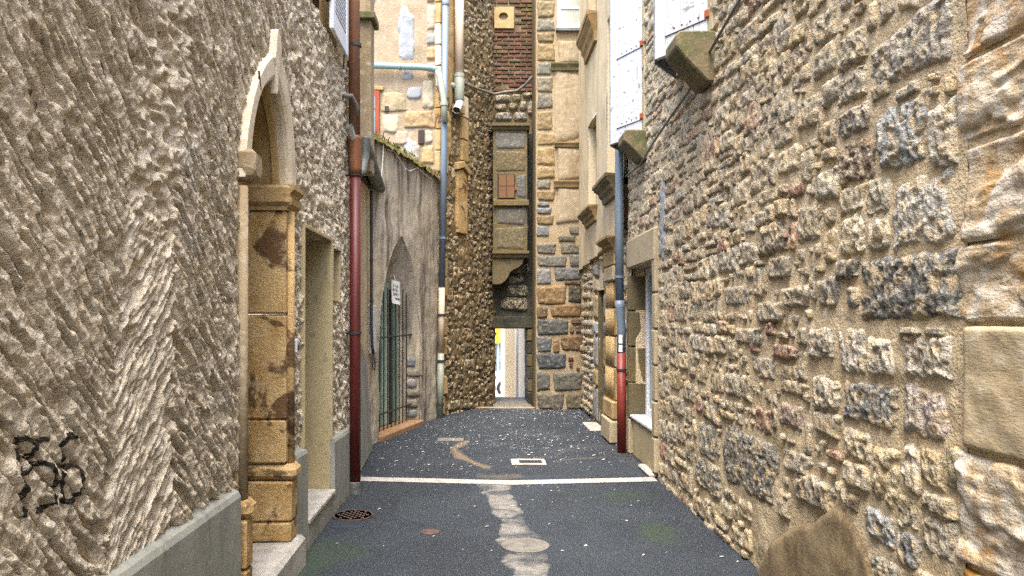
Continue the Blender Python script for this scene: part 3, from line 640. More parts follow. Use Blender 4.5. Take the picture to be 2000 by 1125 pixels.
for l, w in (([(85, 575), (90, 740), (88, 905)], .009), ([(85, 580), (110, 600), (128, 612)], .005), ([(88, 742), (125, 705), (128, 615), (160, 592), (195, 592)], .008), ([(128, 695), (165, 682), (205, 712), (216, 770), (214, 850), (175, 862), (130, 872)], .008),
             ([(240, 582), (292, 577)], .011), ([(245, 590), (236, 760), (240, 822), (265, 842), (300, 812), (322, 760), (310, 705), (280, 682), (248, 712)], .009)):
    ribbon(bg_, zz(l), w)
bg_.build('graffiti', 'spray', hA_house, True)['label'] = 'black sprayed letters on the roughcast near the plinth'
# projecting corner strip above the gutter
b = Bag(); b.add(*wbox(-1.6, -1.135, 7.9, 8.15, 3.1, 6.1, .01)); b.build('corner_pilaster', 'pierplaster', hA_house)
put('pilaster_cap', wbox(-1.6, -1.09, 7.85, 8.2, 4.66, 4.74, .01), 'stonesill', hA_house)

# ------------------------------------------------------------------ red downpipe
PX, PY = -1.150, 7.0
t = thing('drainpipe', 'dark red iron drainpipe with rusted upper length and funnel', 'drainpipe', (PX, PY, 0))
put('lower_pipe', tube([(PX, PY, .02), (PX, PY, 1.5), (PX, PY, 2.93)], .050, 20), 'redpipe', t, True)
put('upper_pipe', tube([(PX - .005, PY, 2.93), (PX - .01, PY, 4.5), (PX - .01, PY, 6.1)], .052, 20), 'rustpipe', t, True)
put('funnel', tube([(PX, PY, 2.90), (PX, PY, 2.96), (PX - .004, PY, 3.08), (PX - .004, PY, 3.22), (PX - .004, PY, 3.25)], [.06, .062, .06, .072, .072], 20), 'rustpipe', t, True)
for z in (1.46, 2.9, 4.08): put('bracket', ring((PX, PY, z), (0, 0, 1), .05, .058, .014), 'iron', t)
for z in (1.46, 2.9, 4.08): put('bracket_arm', tube([(PX, PY, z), (-1.26, PY, z)], .012, 8), 'iron', t)
put('foot', tube([(PX, PY, .0), (PX, PY, .10), (PX, PY, .105)], [.056, .056, .05], 20), 'zinc', t)
tag(put('outlet_pipe', tube([(PX - .01, PY - .05, 3.22), (PX - .02, PY - .14, 3.29), (PX - .022, PY - .16, 3.305)], [.028, .028, .03], 12, False), 'box', None, True), 'short grey spout stub poking into the rusty funnel', 'pipe')
b = tube([FA.at(668, 196)[::-1] and FA.pt(6.8, 3.56, .02).tolist(), FA.pt(6.86, 3.58, .08).tolist(), FA.pt(6.95, 3.52, .11).tolist(), FA.pt(6.97, 3.42, .11).tolist()], .02, 10)
tag(put('conduit_elbow', b, 'greycable', None, True), 'small grey conduit elbow leaving roughcast above the funnel', 'conduit')

# ------------------------------------------------------------------ lean-to with gutter
lt = thing('lean_to', 'narrow plastered lean-to with dark gutter behind the red pipe', 'building', (-1.8, 8.6, 0))
b = Bag(); b.add(*plane_grid(Fr((-1.40, 0), (0, 1), (1, 0)), 7.3, 9.62, 0, 3.3, .06, lambda u, z: (fbm(u * 3, z * 3, 3, 3) - .5) * .03)); b.add(*wbox(-3, -1.45, 7.42, 9.6, 0, 3.3, 0)); b.build('wall', 'creamwall', lt)
put('buttress', bev([(-1.45, 7.5, 0), (-1.45, 9.2, 0), (-1.22, 7.5, 0), (-1.30, 9.2, 0), (-1.45, 7.5, 1.9), (-1.45, 9.2, 1.1), (-1.36, 7.5, 1.9), (-1.37, 9.2, 1.1)], BOXF, .02), 'cement', lt)
put('roof', bev([(-2.9, 7.45, 4.0), (-2.9, 9.55, 4.0), (-1.28, 7.45, 3.36), (-1.30, 9.55, 3.36), (-2.9, 7.45, 4.05), (-2.9, 9.55, 4.05), (-1.28, 7.45, 3.41), (-1.30, 9.55, 3.41)], BOXF, .01), 'darkstone', lt)
gt = thing('gutter', 'dark zinc half-round gutter along the lean-to eave', 'gutter', (-1.16, 8.5, 3.25))
A_, B_ = Vector((-1.165, 7.55, 3.30)), Vector((-1.345, 10.1, 3.30)); V = []; n = 14
for p in (A_, A_.lerp(B_, .5), B_):
    for r_ in (.085, .078):
        for k in range(n): a = math.pi + math.pi * k / (n - 1); V.append((p.x + r_ * math.cos(a), p.y, p.z + r_ * math.sin(a)))
Fc = []
for i in range(2):
    for j in range(2):
        for k in range(n - 1): o_ = i * 2 * n + j * n + k; Fc.append((o_, o_ + 1, o_ + 2 * n + 1, o_ + 2 * n))
put('trough', (np.array(V), Fc), 'zinc', gt, True)
put('end_cap', prism(Fr((0, 7.545), (1, 0), (0, -1)), [(A_.x + .086 * math.cos(math.pi + math.pi * k / 9), 3.30 + .086 * math.sin(math.pi + math.pi * k / 9)) for k in range(10)], 0, .008, 0), 'zinc', gt)
put('end_cap', prism(Fr((0, 10.1), (1, 0), (0, -1)), [(B_.x + .086 * math.cos(math.pi + math.pi * k / 9), 3.30 + .086 * math.sin(math.pi + math.pi * k / 9)) for k in range(10)], 0, .008, 0), 'zinc', gt)
put('hopper', tube([(-1.13, 7.5, 3.36), (-1.13, 7.5, 3.34), (-1.14, 7.5, 3.18), (-1.15, 7.45, 3.02), (-1.15, 7.3, 2.96)], [.055, .055, .05, .036, .032], 16), 'zinc', gt, True)
put('fascia', bev([(-1.44, 7.5, 3.2), (-1.44, 10.0, 3.2), (-1.25, 7.5, 3.2), (-1.42, 10.0, 3.2), (-1.44, 7.5, 3.37), (-1.44, 10.0, 3.37), (-1.25, 7.5, 3.37), (-1.42, 10.0, 3.37)], BOXF, .004), 'darkwood', gt)
t = thing('cable_conduit', 'black conduit running down the wall from the gutter', 'conduit', (-1.36, 9.3, 0))
put('conduit', tube([(-1.345, 9.4, 3.15), (-1.345, 9.4, 2.95), (-1.345, 9.4, 1.5), (-1.335, 9.4, 1.25), (-1.32, 9.4, 1.15)], .018, 10), 'iron', t, True)
put('cable', tube([(-1.32, 9.4, 1.15), (-1.30, 9.4, 1.05), (-1.305, 9.4, .95), (-1.33, 9.4, 1.0), (-1.33, 9.4, 1.12)], .009, 8), 'cable', t, True)
for z in (1.8, 2.3, 2.75): put('clip', ring((-1.345, 9.4, z), (0, 0, 1), .018, .024, .012, 10), 'iron', t)

# ------------------------------------------------------------------ courtyard wall with pointed arch
LB = math.hypot(.71, 2.73)
cw_ = thing('courtyard_wall', 'grey stained plaster wall with mossy top and pointed arch', 'wall', (-1.1, 11, 0))
BC, BW, BZ0, BZ1 = 1.14, .84, 1.15, 2.76
def hB(u, z): return (fbm(u * 2.2, z * 2.2, 4, 21) - .5) * .05 + (fbm(u * 12, z * 12, 3, 22) - .5) * .012
P, Fc = plane_grid(FB, -.02, LB, -.05, 3.9, .03, hB, [in_arch(BC, BW - .03, BZ0, BZ1 - .03, 0), rect_hole(BC - BW + .03, BC + BW - .03, -1, BZ0 + .001)])
mesh_obj('plaster_face', P, Fc, 'greyplaster', cw_, True)
b = Bag(); b.add(*fbox(FB, 0, BC - BW - .02, -.05, 3.88, -.5, -.04, 0)); b.add(*fbox(FB, BC + BW + .02, LB, -.05, 3.88, -.5, -.04, 0)); b.add(*fbox(FB, BC - BW - .02, BC + BW + .02, 2.8, 3.88, -.5, -.04, 0)); b.build('wall_core', 'greyplaster', cw_)
# splayed arch reveal
rows = []; IC, IW, IZ1 = 1.06, .66, 2.2
for s in np.linspace(0, 1, 7):
    c_, w_, zt = BC + (IC - BC) * s, BW + (IW - BW) * s, BZ1 + (IZ1 - BZ1) * s
    cv = arch_curve(c_, w_, BZ0 + (1.2 - BZ0) * s, zt, 18); cv = np.concatenate([[[c_ - w_, 0.0]], [[c_ - w_, .6]], cv, [[c_ + w_, .6]], [[c_ + w_, 0.0]]])
    nz = (fbm(cv[:, 1] * 7, cv[:, 0] * 7 + s * 4, 3, 5) - .5) * .05 * math.sin(math.pi * s)
    rows.append(FB.pt(cv[:, 0] + nz, cv[:, 1] + nz * .5, .012 * (1 - s) - .30 * s))
G = np.stack(rows, 0); mesh_obj('arch_reveal', G.reshape(-1, 3), grid_faces(*G.shape[:2]), 'greyplaster', cw_, True)
# facing stones bedded in the far reveal
FR = Fr(FB.pt(BC + BW - .01, 0, 0)[:2], (FB.pt(IC + IW, 0, -.30) - FB.pt(BC + BW - .01, 0, 0))[:2], -FB.U)
r = random.Random(3); z = .1
while z < 1.0:
    h = r.uniform(.12, .2)
    V, f_, nn_ = patch(FR, .13 + r.uniform(-.04, .04), z + h / 2, r.uniform(.16, .26), h - .015, .035, .03, .5, 5, .01, int(z * 900), .02)
    mesh_obj('stone', V, f_, 'ashlar', cw_, True, stone_col(r.choice(['#9a7a45', '#8c8a86', '#a08a5c', '#7d7566', '#6f7880']), nn_, np.random.RandomState(int(z * 100))))
    z += h
put('threshold', prism(FB, [(BC - BW + .02, -.02), (BC + BW - .02, -.02), (BC + BW - .02, .07), (BC - BW + .02, .07)], -.42, .06, .012), 'terracotta', cw_)
dg = put('door', fbox(FB, IC - IW - .02, IC + IW + .02, .05, 2.2, -.36, -.29, .004), 'green', cw_)
for i in range(9):
    a = IC - IW + i * .147
    put('board', fbox(FB, a + .004, a + .143, .08, 2.1, -.30, -.265 - (.012 if i % 3 == 1 else 0), .006), 'greenlight' if i in (5, 6) else 'green', dg)
put('door_edge', fbox(FB, IC + .30, IC + .38, .08, 2.0, -.28, -.235, .006), 'darkwood', dg)
gr = thing('window_grille', 'dark iron bar grille in front of the green arched door', 'grille', FB.pt(IC, .07, -.12).tolist())
for i in range(10):
    u = BC - BW + .06 + i * .148
    top = min(2.0, float(np.interp(u, *arch_curve(BC, BW, BZ0, BZ1 - .25, 40).T)) - .05)
    put('bar', tube([FB.pt(u, .075, -.12).tolist(), FB.pt(u + .004, 1, -.12).tolist(), FB.pt(u, top, -.12).tolist()], .009, 8), 'iron', gr)
for z, s in ((.30, .012), (1.33, .012)):
    put('rail', tube([FB.pt(BC - BW + .02, z, -.105).tolist(), FB.pt(BC + .5, z + .01, -.105).tolist(), FB.pt(BC + BW - .1, z + .02, -.11).tolist()], s, 8), 'iron', gr)
pn = thing('paper_notice', 'white handwritten paper notice tied to top of the grille', 'notice', FB.at(773, 570, -.09) and FB.pt(.95, 1.95, -.09).tolist())
us, zs_ = np.meshgrid(np.linspace(-.5, .5, 9), np.linspace(-.5, .5, 9), indexing='ij')
uP, zP = FB.at(773, 571, -.08); q = (uP + us * .235 + zs_ * -.01, zP + zs_ * .325 - us * .03, -.08 + .02 * np.sin(us * 4) + .02 * zs_ ** 2)
mesh_obj('sheet', FB.pt(*q).reshape(-1, 3), grid_faces(9, 9), 'paper', pn, True)
b = Bag(); r = random.Random(9)
for row, (n_, x0, x1) in enumerate(((6, -.30, .22), (7, -.32, .16), (6, -.25, .22), (12, -.1, .38))):
    zr = .28 - row * .18; dx = (x1 - x0) / n_
    for k in range(n_):
        if (k, row) in ((2, 0), (3, 1)): continue
        x = x0 + k * dx
        for (a1, c1, a2, c2) in r.sample([(0, -.5, 0, .5), (0, .5, .6, .5), (0, 0, .5, 0), (.6, -.5, .6, .5), (0, -.5, .6, -.5), (0, -.5, .5, .5), (0, .5, .6, -.5)], 3):
            s_ = (.10 if row < 3 else .05); pa = (x + a1 * dx, zr + c1 * s_); pb = (x + a2 * dx, zr + c2 * s_)
            f_ = lambda p_: (uP + p_[0] * .235 - p_[1] * .01, zP + p_[1] * .325 - p_[0] * .03, -.074 + .02 * math.sin(p_[0] * 4) + .02 * p_[1] ** 2)
            b.add(*tube([FB.pt(*f_(pa)).tolist(), FB.pt(*f_(pb)).tolist()], .0028, 4))
b.build('handwriting', 'ink', pn)
put('string', tube([FB.pt(uP - .02, zP + .17, -.08).tolist(), FB.pt(uP - .04, zP + .25, -.1).tolist()], .006, 6), 'whitewire', pn)
# mossy uneven coping
us = np.linspace(-.02, LB, 90); hs = np.linspace(-.5, .07, 16); Ug, Hg = np.meshgrid(us, hs, indexing='ij')
Zc = 3.87 + .10 * fbm(Ug * 4, Hg * 4, 4, 51) + .04 * vn(Ug * 14, Hg * 14, 52) - .10 * sst(.0, .07, Hg) - .05 * sst(1.6, 2.8, Ug)
mesh_obj('mossy_coping', FB.pt(Ug, Zc, Hg).reshape(-1, 3), grid_faces(90, 16), 'moss', cw_, True)
b = Bag(); r = random.Random(4)
for i in range(420):
    u = r.uniform(0, LB); h = r.uniform(-.08, .07); z = 3.92 - .05 * (u > 1.6); L_ = r.uniform(.03, .09); a = r.uniform(0, 6.28); le = r.uniform(.2, .9)
    p0 = FB.pt(u, z, h); d = np.array([math.cos(a) * .006, math.sin(a) * .006, 0]); tip = p0 + np.array([math.cos(a + 1.57) * L_ * le, math.sin(a + 1.57) * L_ * le, L_ * (1 - le * .7)])
    mid = (p0 + tip) / 2 + np.array([0, 0, L_ * .25]); b.add([p0 - d, p0 + d, mid + d, mid - d, tip], [(0, 1, 2, 3), (3, 2, 4)])
b.build('moss_tufts', 'moss', cw_)['kind'] = 'stuff'
def on(fr, l, h): return [fr.pt(*fr.at(a, c_, h), h).tolist() for a, c_ in l]
tag(put('dangling_wire', tube(on(FB, [(749, 279), (748, 305), (746, 330), (745, 352)], .04), .007, 6), 'whitewire'), 'short white wire hanging straight down from the mossy coping', 'wire')
tag(put('looped_wire', tube(on(FB, [(757, 292), (770, 296), (780, 310), (790, 328), (800, 334), (810, 330), (816, 328), (826, 337), (842, 349)], .04), .005, 6), 'whitewire'), 'thin white wire looping along below the mossy coping', 'wire')
put('meter_box', fbox(FB, -.10, .10, 1.15, 1.75, 0, .07, .01), 'box', cw_)

# ------------------------------------------------------------------ tower house: front face (C) and rubble flank (D)
th_ = thing('tower_house', 'tall old house with pinkish plaster front and dark rubble flank', 'house', (-.6, 13.2, 0))
mesh_obj('front_plaster', *plane_grid(FC, -2.6, -.66, 2.5, 8.2, .045, lambda u, z: (fbm(u * 3, z * 3, 4, 61) - .5) * .035), 'pinkplaster', th_, True)
put('core', bev([(-2.6, 12.42, 0), (-2.6, 16, 0), (-.72, 12.42, 0), (.14, 14.35, 0), (-2.6, 12.42, 8.2), (-2.6, 16, 8.2), (-.72, 12.42, 8.2), (.14, 14.35, 8.2)], BOXF, 0), 'mortar_dark', th_)
fs = [(788, 215, 849, 252, '#b58f52'), (823, 155, 849, 213, '#b9ab88'), (743, 179, 795, 220, '#b09c6c'), (829, 254, 847, 281, '#c0b394'), (823, 283, 849, 322, '#b8934e'), (800, 283, 822, 318, '#a9a08a'),
      (832, 8, 851, 60, '#b5a587'), (832, 63, 851, 88, '#a3a6a2'), (832, 90, 851, 118, '#b48c4a'), (832, 120, 851, 152, '#b9a67c'), (745, 222, 780, 262, '#b3ad88'), (832, -40, 851, 6, '#b39a64'), (770, 254, 797, 285, '#c4a488')]
for i, (a, c_, d_, e_, colr) in enumerate(fs):
    (ua, za), (ub, zb) = FC.at(a, e_), FC.at(d_, c_)
    V, f_, nn_ = patch(FC, (ua + ub) / 2, (za + zb) / 2, ub - ua, zb - za, .028, .03, .12, 12, .012, 700 + i, .03, wob=.10); mesh_obj('stone', V, f_, 'ashlar', th_, True, stone_col(colr, nn_, np.random.RandomState(i)) * .8)
for i, (a, c_, d_, e_) in enumerate([(776, 12, 812, 124), (784, 128, 808, 158), (793, 168, 825, 196), (786, 268, 817, 320), (700, -30, 735, 14)]):
    (ua, za), (ub, zb) = FC.at(a, e_), FC.at(d_, c_)
    V, f_, nn_ = patch(FC, (ua + ub) / 2, (za + zb) / 2, ub - ua, zb - za, .026, .03, .7, 10, .010, 730 + i, .03, wob=.3); mesh_obj('cement_repair', V, f_, 'repair', th_, True)
(ua, za), (ub, zb) = FC.at(715, 250), FC.at(742, 178)
w_ = put('window', fbox(FC, ua - .25, ub, za - .2, zb, -.05, .045, .01), 'redwood', th_)
put('pane', fbox(FC, ua - .2, ub - .07, za - .1, zb - .10, .03, .049, .003), 'glass', w_)
put('glazing_bar', fbox(FC, ua - .2, ub - .07, (za + zb) / 2 - .012, (za + zb) / 2 + .012, .04, .056, .003), 'redwood', w_)
put('lintel', fbox(FC, ua - .3, ub + .06, zb + .002, zb + .07, -.02, .05, .012), 'tan', th_)
(ua, za), (ub, zb) = FC.at(817, 282), FC.at(829, 254)
put('vent', fbox(FC, ua, ub, za, zb, .0, .034, .01), 'darkwood', th_); put('putlog_hole', fbox(FC, *sorted((FC.at(752, 0)[0], FC.at(760, 0)[0])), FC.at(0, 219)[1], FC.at(0, 208)[1], 0, .036, .004), 'darkwood', th_)  # dark blocks on the plaster paint the shade inside both holes
LD = math.hypot(.915, 1.85)
P, Fc = plane_grid(FD, 0, LD + .05, -.05, 8.2, .03, lambda u, z: (fbm(u * 10, z * 10, 4, 62, .6) - .5) * .10)
wD = mesh_obj('flank_wall', P, Fc, 'mortar_dark', th_, True)
r = random.Random(21)
big = []
def qd(fr, a, c_, d_, e_, colr):
    ua, ub = fr.at(a, c_)[0], fr.at(d_, c_)[0]; m = (a + d_) / 2; zt, zb = FR_z(fr, m, c_), FR_z(fr, m, e_)
    return ((ua + ub) / 2, (zt + zb) / 2, abs(ub - ua), abs(zt - zb), colr)
def FR_z(fr, px, py): return fr.at(px, py)[1]
for q in [(870, 395, 888, 430, '#a87a34'), (882, 330, 900, 352, '#a5905e'), (895, 480, 915, 510, '#a5752e'), (884, 520, 898, 545, '#9a6a28'), (886, 575, 905, 600, '#96682c'), (900, 640, 925, 668, '#84602e'),
          (872, 560, 886, 590, '#a37a3a'), (880, 640, 898, 660, '#7d5f34'), (905, 700, 930, 720, '#7a6038'), (875, 780, 900, 800, '#8a805c'), (905, 785, 925, 798, '#7d7455')]: big.append(qd(FD, *q))
av = [(s[0] - s[2] / 2, s[0] + s[2] / 2, s[1] - s[3] / 2, s[1] + s[3] / 2) for s in big] + [(0, .75, 5.0, 8.3), (.45, .95, 3.0, 4.3)]
st = fill([], av, .01, LD - .03, 8.1, 30000, r, None, (.05, .09, .16), (.05, .08, .10), .25)
pal = ['#5f5138', '#6e5c3c', '#7a663f', '#54493a', '#6d655a', '#84683a', '#4a4436', '#7d7050', '#94692a', '#857a62', '#8a6226']
def dcol(u, z, C):                               # dark mossy stones towards the passage corner, slot shade painted in as well
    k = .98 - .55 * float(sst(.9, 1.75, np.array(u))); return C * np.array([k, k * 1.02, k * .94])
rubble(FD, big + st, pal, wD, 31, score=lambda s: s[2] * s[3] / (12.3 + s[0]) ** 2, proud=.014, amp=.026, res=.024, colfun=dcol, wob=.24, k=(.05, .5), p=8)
# plaster remains and the small niche window on the flank
for i, (u, z, w2, h2) in enumerate([(.30, 6.6, .52, 3.0), (.62, 6.9, .30, 1.2), (.22, 4.6, .3, .9)]):
    V, f_, nn_ = patch(FD, u, z, w2, h2, .045, .04, .5, 9, .014, 800 + i, .03, wob=.25); mesh_obj('plaster_remnant', V, f_, 'tan' if i != 1 else 'greyplaster', th_, True)
na, nb = .55, .90
nw = put('niche', prism(FD, [(na, 3.02), (nb, 3.02), (nb, 3.9), (nb - .04, 4.02), ((na + nb) / 2, 4.1), (na, 4.05)], -.05, .055, .01), 'sand', th_)
put('niche_head', prism(FD, [(na - .05, 4.06), ((na + nb) / 2, 4.13), (nb + .04, 4.03), (nb + .06, 4.12), ((na + nb) / 2, 4.24), (na - .05, 4.18)], -.03, .09, .01), 'tan', th_)
for z in (4.25, 4.62, 5.0): put('jamb_stone', fbox(FD, .70, .93, z, z + .36, -.02, .06, .012, .006), 'tan' if z < 4.9 else 'pale', th_)
put('corbel', prism(FD, [(.42, 5.0), (.66, 5.0), (.66, 5.14), (.42, 5.14)], 0, .14, .01), 'tan', th_)
for z in np.arange(3.95, 8.1, .34):
    put('quoin', fbox(FD, -.03, .16 + .1 * (int(z * 3) % 2), z, z + .325, -.12, .04, .012, .006), ['tan', 'sand', 'pale'][int(z * 10) % 3], th_)
for z in np.arange(0.02, 3.6, .32):
    put('quoin', fbox(FD, -.0, .14 + .1 * (int(z * 4) % 2), z, z + .305, -.1, .035, .02, .008), ['sand', 'tan', 'oriel'][int(z * 10) % 3], th_)

# pipes on the tower house
BPX, BPY = -.628, 12.22
t = thing('drainpipe', 'slim blue-grey drainpipe with beige lower length beside the grille wall', 'drainpipe', (BPX, BPY, 0))
zp = lambda py, Y: CH - (py - HY) * Y / F
put('upper_pipe', tube([(BPX + .0, BPY, zp(560, BPY)), (BPX + .035, BPY, zp(290, BPY)), (BPX + .065, BPY, 7.5)], .052, 16), 'bluepipe', t, True)
put('middle_pipe', tube([(BPX - .015, BPY, zp(692, BPY)), (BPX, BPY, zp(562, BPY))], .05, 16), 'beigepipe', t, True)
put('lower_pipe', tube([(BPX - .03, BPY, 0), (BPX - .015, BPY, zp(690, BPY))], .052, 16), 'greypipe', t, True)
for py, dx in ((465, .012), (615, -.008), (705, -.015), (790, -.026), (235, .04), (8, .06), (190, .045)): put('bracket', ring((BPX + dx, BPY, zp(py, BPY)), (0, 0, 1), .052, .062, .018), 'iron' if py in (615, 790, 705) else 'bluepipe', t)
put('wall_arm', tube([(BPX, BPY, zp(465, BPY)), (BPX - .06, BPY + .16, zp(465, BPY))], .01, 6), 'iron', t)
t = thing('waste_pipe', 'grey teal pipe crossing the plaster front and bending down', 'pipe', (-1.2, 12.2, 5.6))
pp = [(-2.2, 12.24, zp(126, 12.24)), (-1.0, 12.24, zp(131, 12.24)), (-.78, 12.22, zp(133, 12.22)), (-.70, 12.2, zp(138, 12.2)), (-.66, 12.18, zp(150, 12.2)), (-.60, 12.14, zp(190, 12.2)), (-.585, 12.14, zp(205, 12.2)), (-.58, 12.15, zp(240, 12.2))]
put('horizontal_run', tube(pp[:4], .05, 14), 'tealpipe', t, True); put('bend', tube(pp[3:], .05, 14), 'greypipe', t, True)
put('collar', ring(pp[6], (0, 0, 1), .05, .062, .03), 'greypipe', t); put('collar', ring((-.8, 12.22, pp[2][2]), (1, 0, 0), .05, .058, .03), 'tealpipe', t); put('collar', ring((-1.3, 12.24, zp(130, 12.24)), (1, 0, 0), .05, .057, .015), 'tealpipe', t)
u_, z_ = FD.at(897, 100, .14)
c0 = FD.pt(u_, 0, .14); wp = lambda py: (float(c0[0]), float(c0[1]), zp(py, float(c0[1])))
t = thing('soil_pipe', 'wide cream soil pipe with open lower spout on the flank', 'pipe', tuple(wp(120)))
put('upper_pipe', tube([wp(-20), wp(60), wp(152)], .072, 18), 'beigepipe', t, True); put('socket', tube([wp(148), wp(151), wp(195), wp(197)], [.072, .085, .08, .072], 18), 'greypipe', t, True)
e = wp(196); put('spout', tube([e, wp(203), (e[0] - .02, e[1] - .03, wp(210)[2]), (e[0] - .04, e[1] - .12, wp(219)[2])], [.07, .066, .062, .06], 18, False), 'whitepaint', t, True)
put('spout_bore', tube([(e[0] - .035, e[1] - .10, wp(217)[2]), (e[0] - .036, e[1] - .108, wp(218)[2])], .055, 18), 'cable', t)  # black disc paints the shade inside the open spout
put('branch', tube([wp(170), (e[0] - .22, e[1] - .02, wp(165)[2])], .05, 14), 'greypipe', t, True)
put('collar', ring(wp(148), (0, 0, 1), .072, .09, .03), 'greypipe', t)

# ------------------------------------------------------------------ passage house: slot with brickwork and oriel (E), stone pier (F)
ph = thing('passage_house', 'tall narrow-slotted house with brick infill, stone oriel and low passage', 'house', (1.0, 14, 0))
bw = put('brick_wall', fbox(FE, .16, 1.0, 5.76, 7.7, -.3, -.02, 0), 'brickmortar', ph)
r = np.random.RandomState(8); z = 5.78; row = 0
while z < 7.6:
    x = .17 - (row % 2) * .11
    while x < .99:
        a, c_ = max(x, .17), min(x + .215, .985)
        hole = z > 6.93 and z < 7.34 and a < .60
        if c_ - a > .05 and not hole and not (r.rand() < .03):
            V, f_ = fbox(FE, a + .004, c_ - .006, z + r.uniform(0, .006), z + .058 + r.uniform(-.004, .004), -.05, r.uniform(-.006, .018), .007, .003)
            cc = np.array(hx(['#624535', '#553b2e', '#6c5240', '#4f3f36', '#5c4c42', '#433d2c'][r.choice(6, p=[.3, .2, .2, .12, .1, .08])])) * r.uniform(.8, 1.1)
            mesh_obj('brick', V, f_, 'brick', bw, False, np.broadcast_to(cc, (len(V), 3)))
        x += .225
    z += .0775; row += 1
# pierced stone beside the bricks
cx_, cz_ = FE.at(983, 45); n = 20; outer = [(.24, 6.94), (.60, 6.94), (.60, 7.33), (.24, 7.33)]
oc = []
for k in range(n):
    a = 2 * math.pi * k / n + math.pi * 1.25; s = 1 / max(abs(math.cos(a)), abs(math.sin(a))); oc.append((.42 + .18 * s * math.cos(a), 7.135 + .195 * s * math.sin(a)))
ic = [(.41 + .085 * math.cos(2 * math.pi * k / n + math.pi * 1.25), 7.16 + .07 * math.sin(2 * math.pi * k / n + math.pi * 1.25)) for k in range(n)]
oc, ic = np.array(oc), np.array(ic)
V = np.concatenate([FE.pt(oc[:, 0], oc[:, 1], -.05), FE.pt(oc[:, 0], oc[:, 1], .03), FE.pt(ic[:, 0], ic[:, 1], .03), FE.pt(ic[:, 0], ic[:, 1], -.15)])
put('pierced_stone', (V, [(i + k * n, (i + 1) % n + k * n, (i + 1) % n + (k + 1) * n, i + (k + 1) * n) for k in range(3) for i in range(n)]), 'tan', ph)
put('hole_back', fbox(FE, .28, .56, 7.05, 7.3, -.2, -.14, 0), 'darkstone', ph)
sb = put('rubble_band', fbox(FE, .16, 1.0, 5.0, 5.76, -.3, -.03, 0), 'mortar_dark', ph)
for i, q in enumerate([(966, 184, 998, 200, '#7d7c74'), (1000, 183, 1018, 198, '#75745c'), (1020, 180, 1042, 190, '#7b7c78'), (966, 202, 990, 216, '#857c68'), (992, 200, 1012, 214, '#6c6f48'), (1014, 196, 1030, 216, '#777768'), (1030, 194, 1042, 226, '#706f6a'), (966, 218, 1000, 236, '#6e7578'), (1002, 218, 1030, 236, '#68727a')]):
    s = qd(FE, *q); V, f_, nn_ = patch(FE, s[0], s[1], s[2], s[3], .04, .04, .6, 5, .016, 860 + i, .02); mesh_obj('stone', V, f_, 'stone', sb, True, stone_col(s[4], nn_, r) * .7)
lw = put('lower_wall', (lambda B_: (np.concatenate(B_.V), B_.F))(Bag().add(*fbox(FE, .10, 1.1, 1.42, 5.0, -.9, -.03, 0)).add(*fbox(FE, .10, .262, -.1, 1.42, -.9, -.03, 0)).add(*fbox(FE, .862, 1.1, -.1, 1.42, -.9, -.03, 0))), 'darkstone', ph)  # dark stone stands in for the shaded void beside the oriel
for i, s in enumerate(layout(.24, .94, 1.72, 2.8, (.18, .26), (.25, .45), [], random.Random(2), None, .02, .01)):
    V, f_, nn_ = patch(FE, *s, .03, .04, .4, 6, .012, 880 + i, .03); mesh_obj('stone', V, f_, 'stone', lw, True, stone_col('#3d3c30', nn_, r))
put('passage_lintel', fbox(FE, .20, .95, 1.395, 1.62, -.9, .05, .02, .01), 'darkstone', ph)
for i in range(6):
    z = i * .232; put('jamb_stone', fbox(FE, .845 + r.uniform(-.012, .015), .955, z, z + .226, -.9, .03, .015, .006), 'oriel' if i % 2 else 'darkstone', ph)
# oriel box
orl = put('oriel', fbox(FO, .21, .832, 2.76, 5.02, -.36, 0, .008), 'oriel', ph)
for i, q in enumerate([(966, 258, 1029, 292, '#7f8078'), (966, 293, 1029, 337, '#86713f'), (1007, 340, 1029, 388, '#6f7270'), (966, 405, 1029, 440, '#706c60'), (966, 442, 1029, 489, '#87764a')]):
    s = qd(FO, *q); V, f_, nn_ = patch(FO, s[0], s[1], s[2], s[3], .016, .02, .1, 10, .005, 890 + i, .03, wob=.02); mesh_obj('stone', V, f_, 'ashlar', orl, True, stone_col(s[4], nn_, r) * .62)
put('cornice', sweep_u(FO, [(-.3, 4.98), (.03, 4.98), (.05, 5.02), (.09, 5.04), (.09, 5.09), (-.3, 5.12)], .19, .87), 'oriel', orl)
put('sill', fbox(FO, .22, .86, zp(403, 13.85), zp(391, 13.85), -.2, .07, .012), 'oriel', orl)
put('base_cornice', sweep_u(FO, [(-.3, 2.68), (.02, 2.68), (.035, 2.73), (.07, 2.75), (.07, 2.80), (-.3, 2.81)], .20, .86), 'oriel', orl)
(ua, za), (ub, zb) = FO.at(972, 388), FO.at(1006, 340)
put('window_frame', fbox(FO, ua, ub, za, zb, .0, .024, .004), 'darkwood', orl)
for i in range(2):
    for j in range(2):
        w2, h2 = (ub - ua - .05) / 2, (zb - za - .04) / 2
        put('pane', fbox(FO, ua + .02 + i * (w2 + .012), ua + .02 + i * (w2 + .012) + w2, za + .012 + j * (h2 + .012), za + .012 + j * (h2 + .012) + h2, .01, .03, .002), 'orangepane', orl)
put('hinge', fbox(FO, ub - .004, ub + .03, za + .15, za + .22, .02, .04, .003), 'orange', orl)
cb = [(.2, 2.68)] + [FO.at(*q) for q in ((1027, 501), (1024, 508), (1020, 516), (1014, 522), (1005, 526), (1000, 529), (996, 533), (993, 541), (987, 549), (978, 555), (968, 556))] + [(.2, 2.20)]
put('corbel', prism(FO, cb, -.36, -.02, .008), 'oriel', orl)
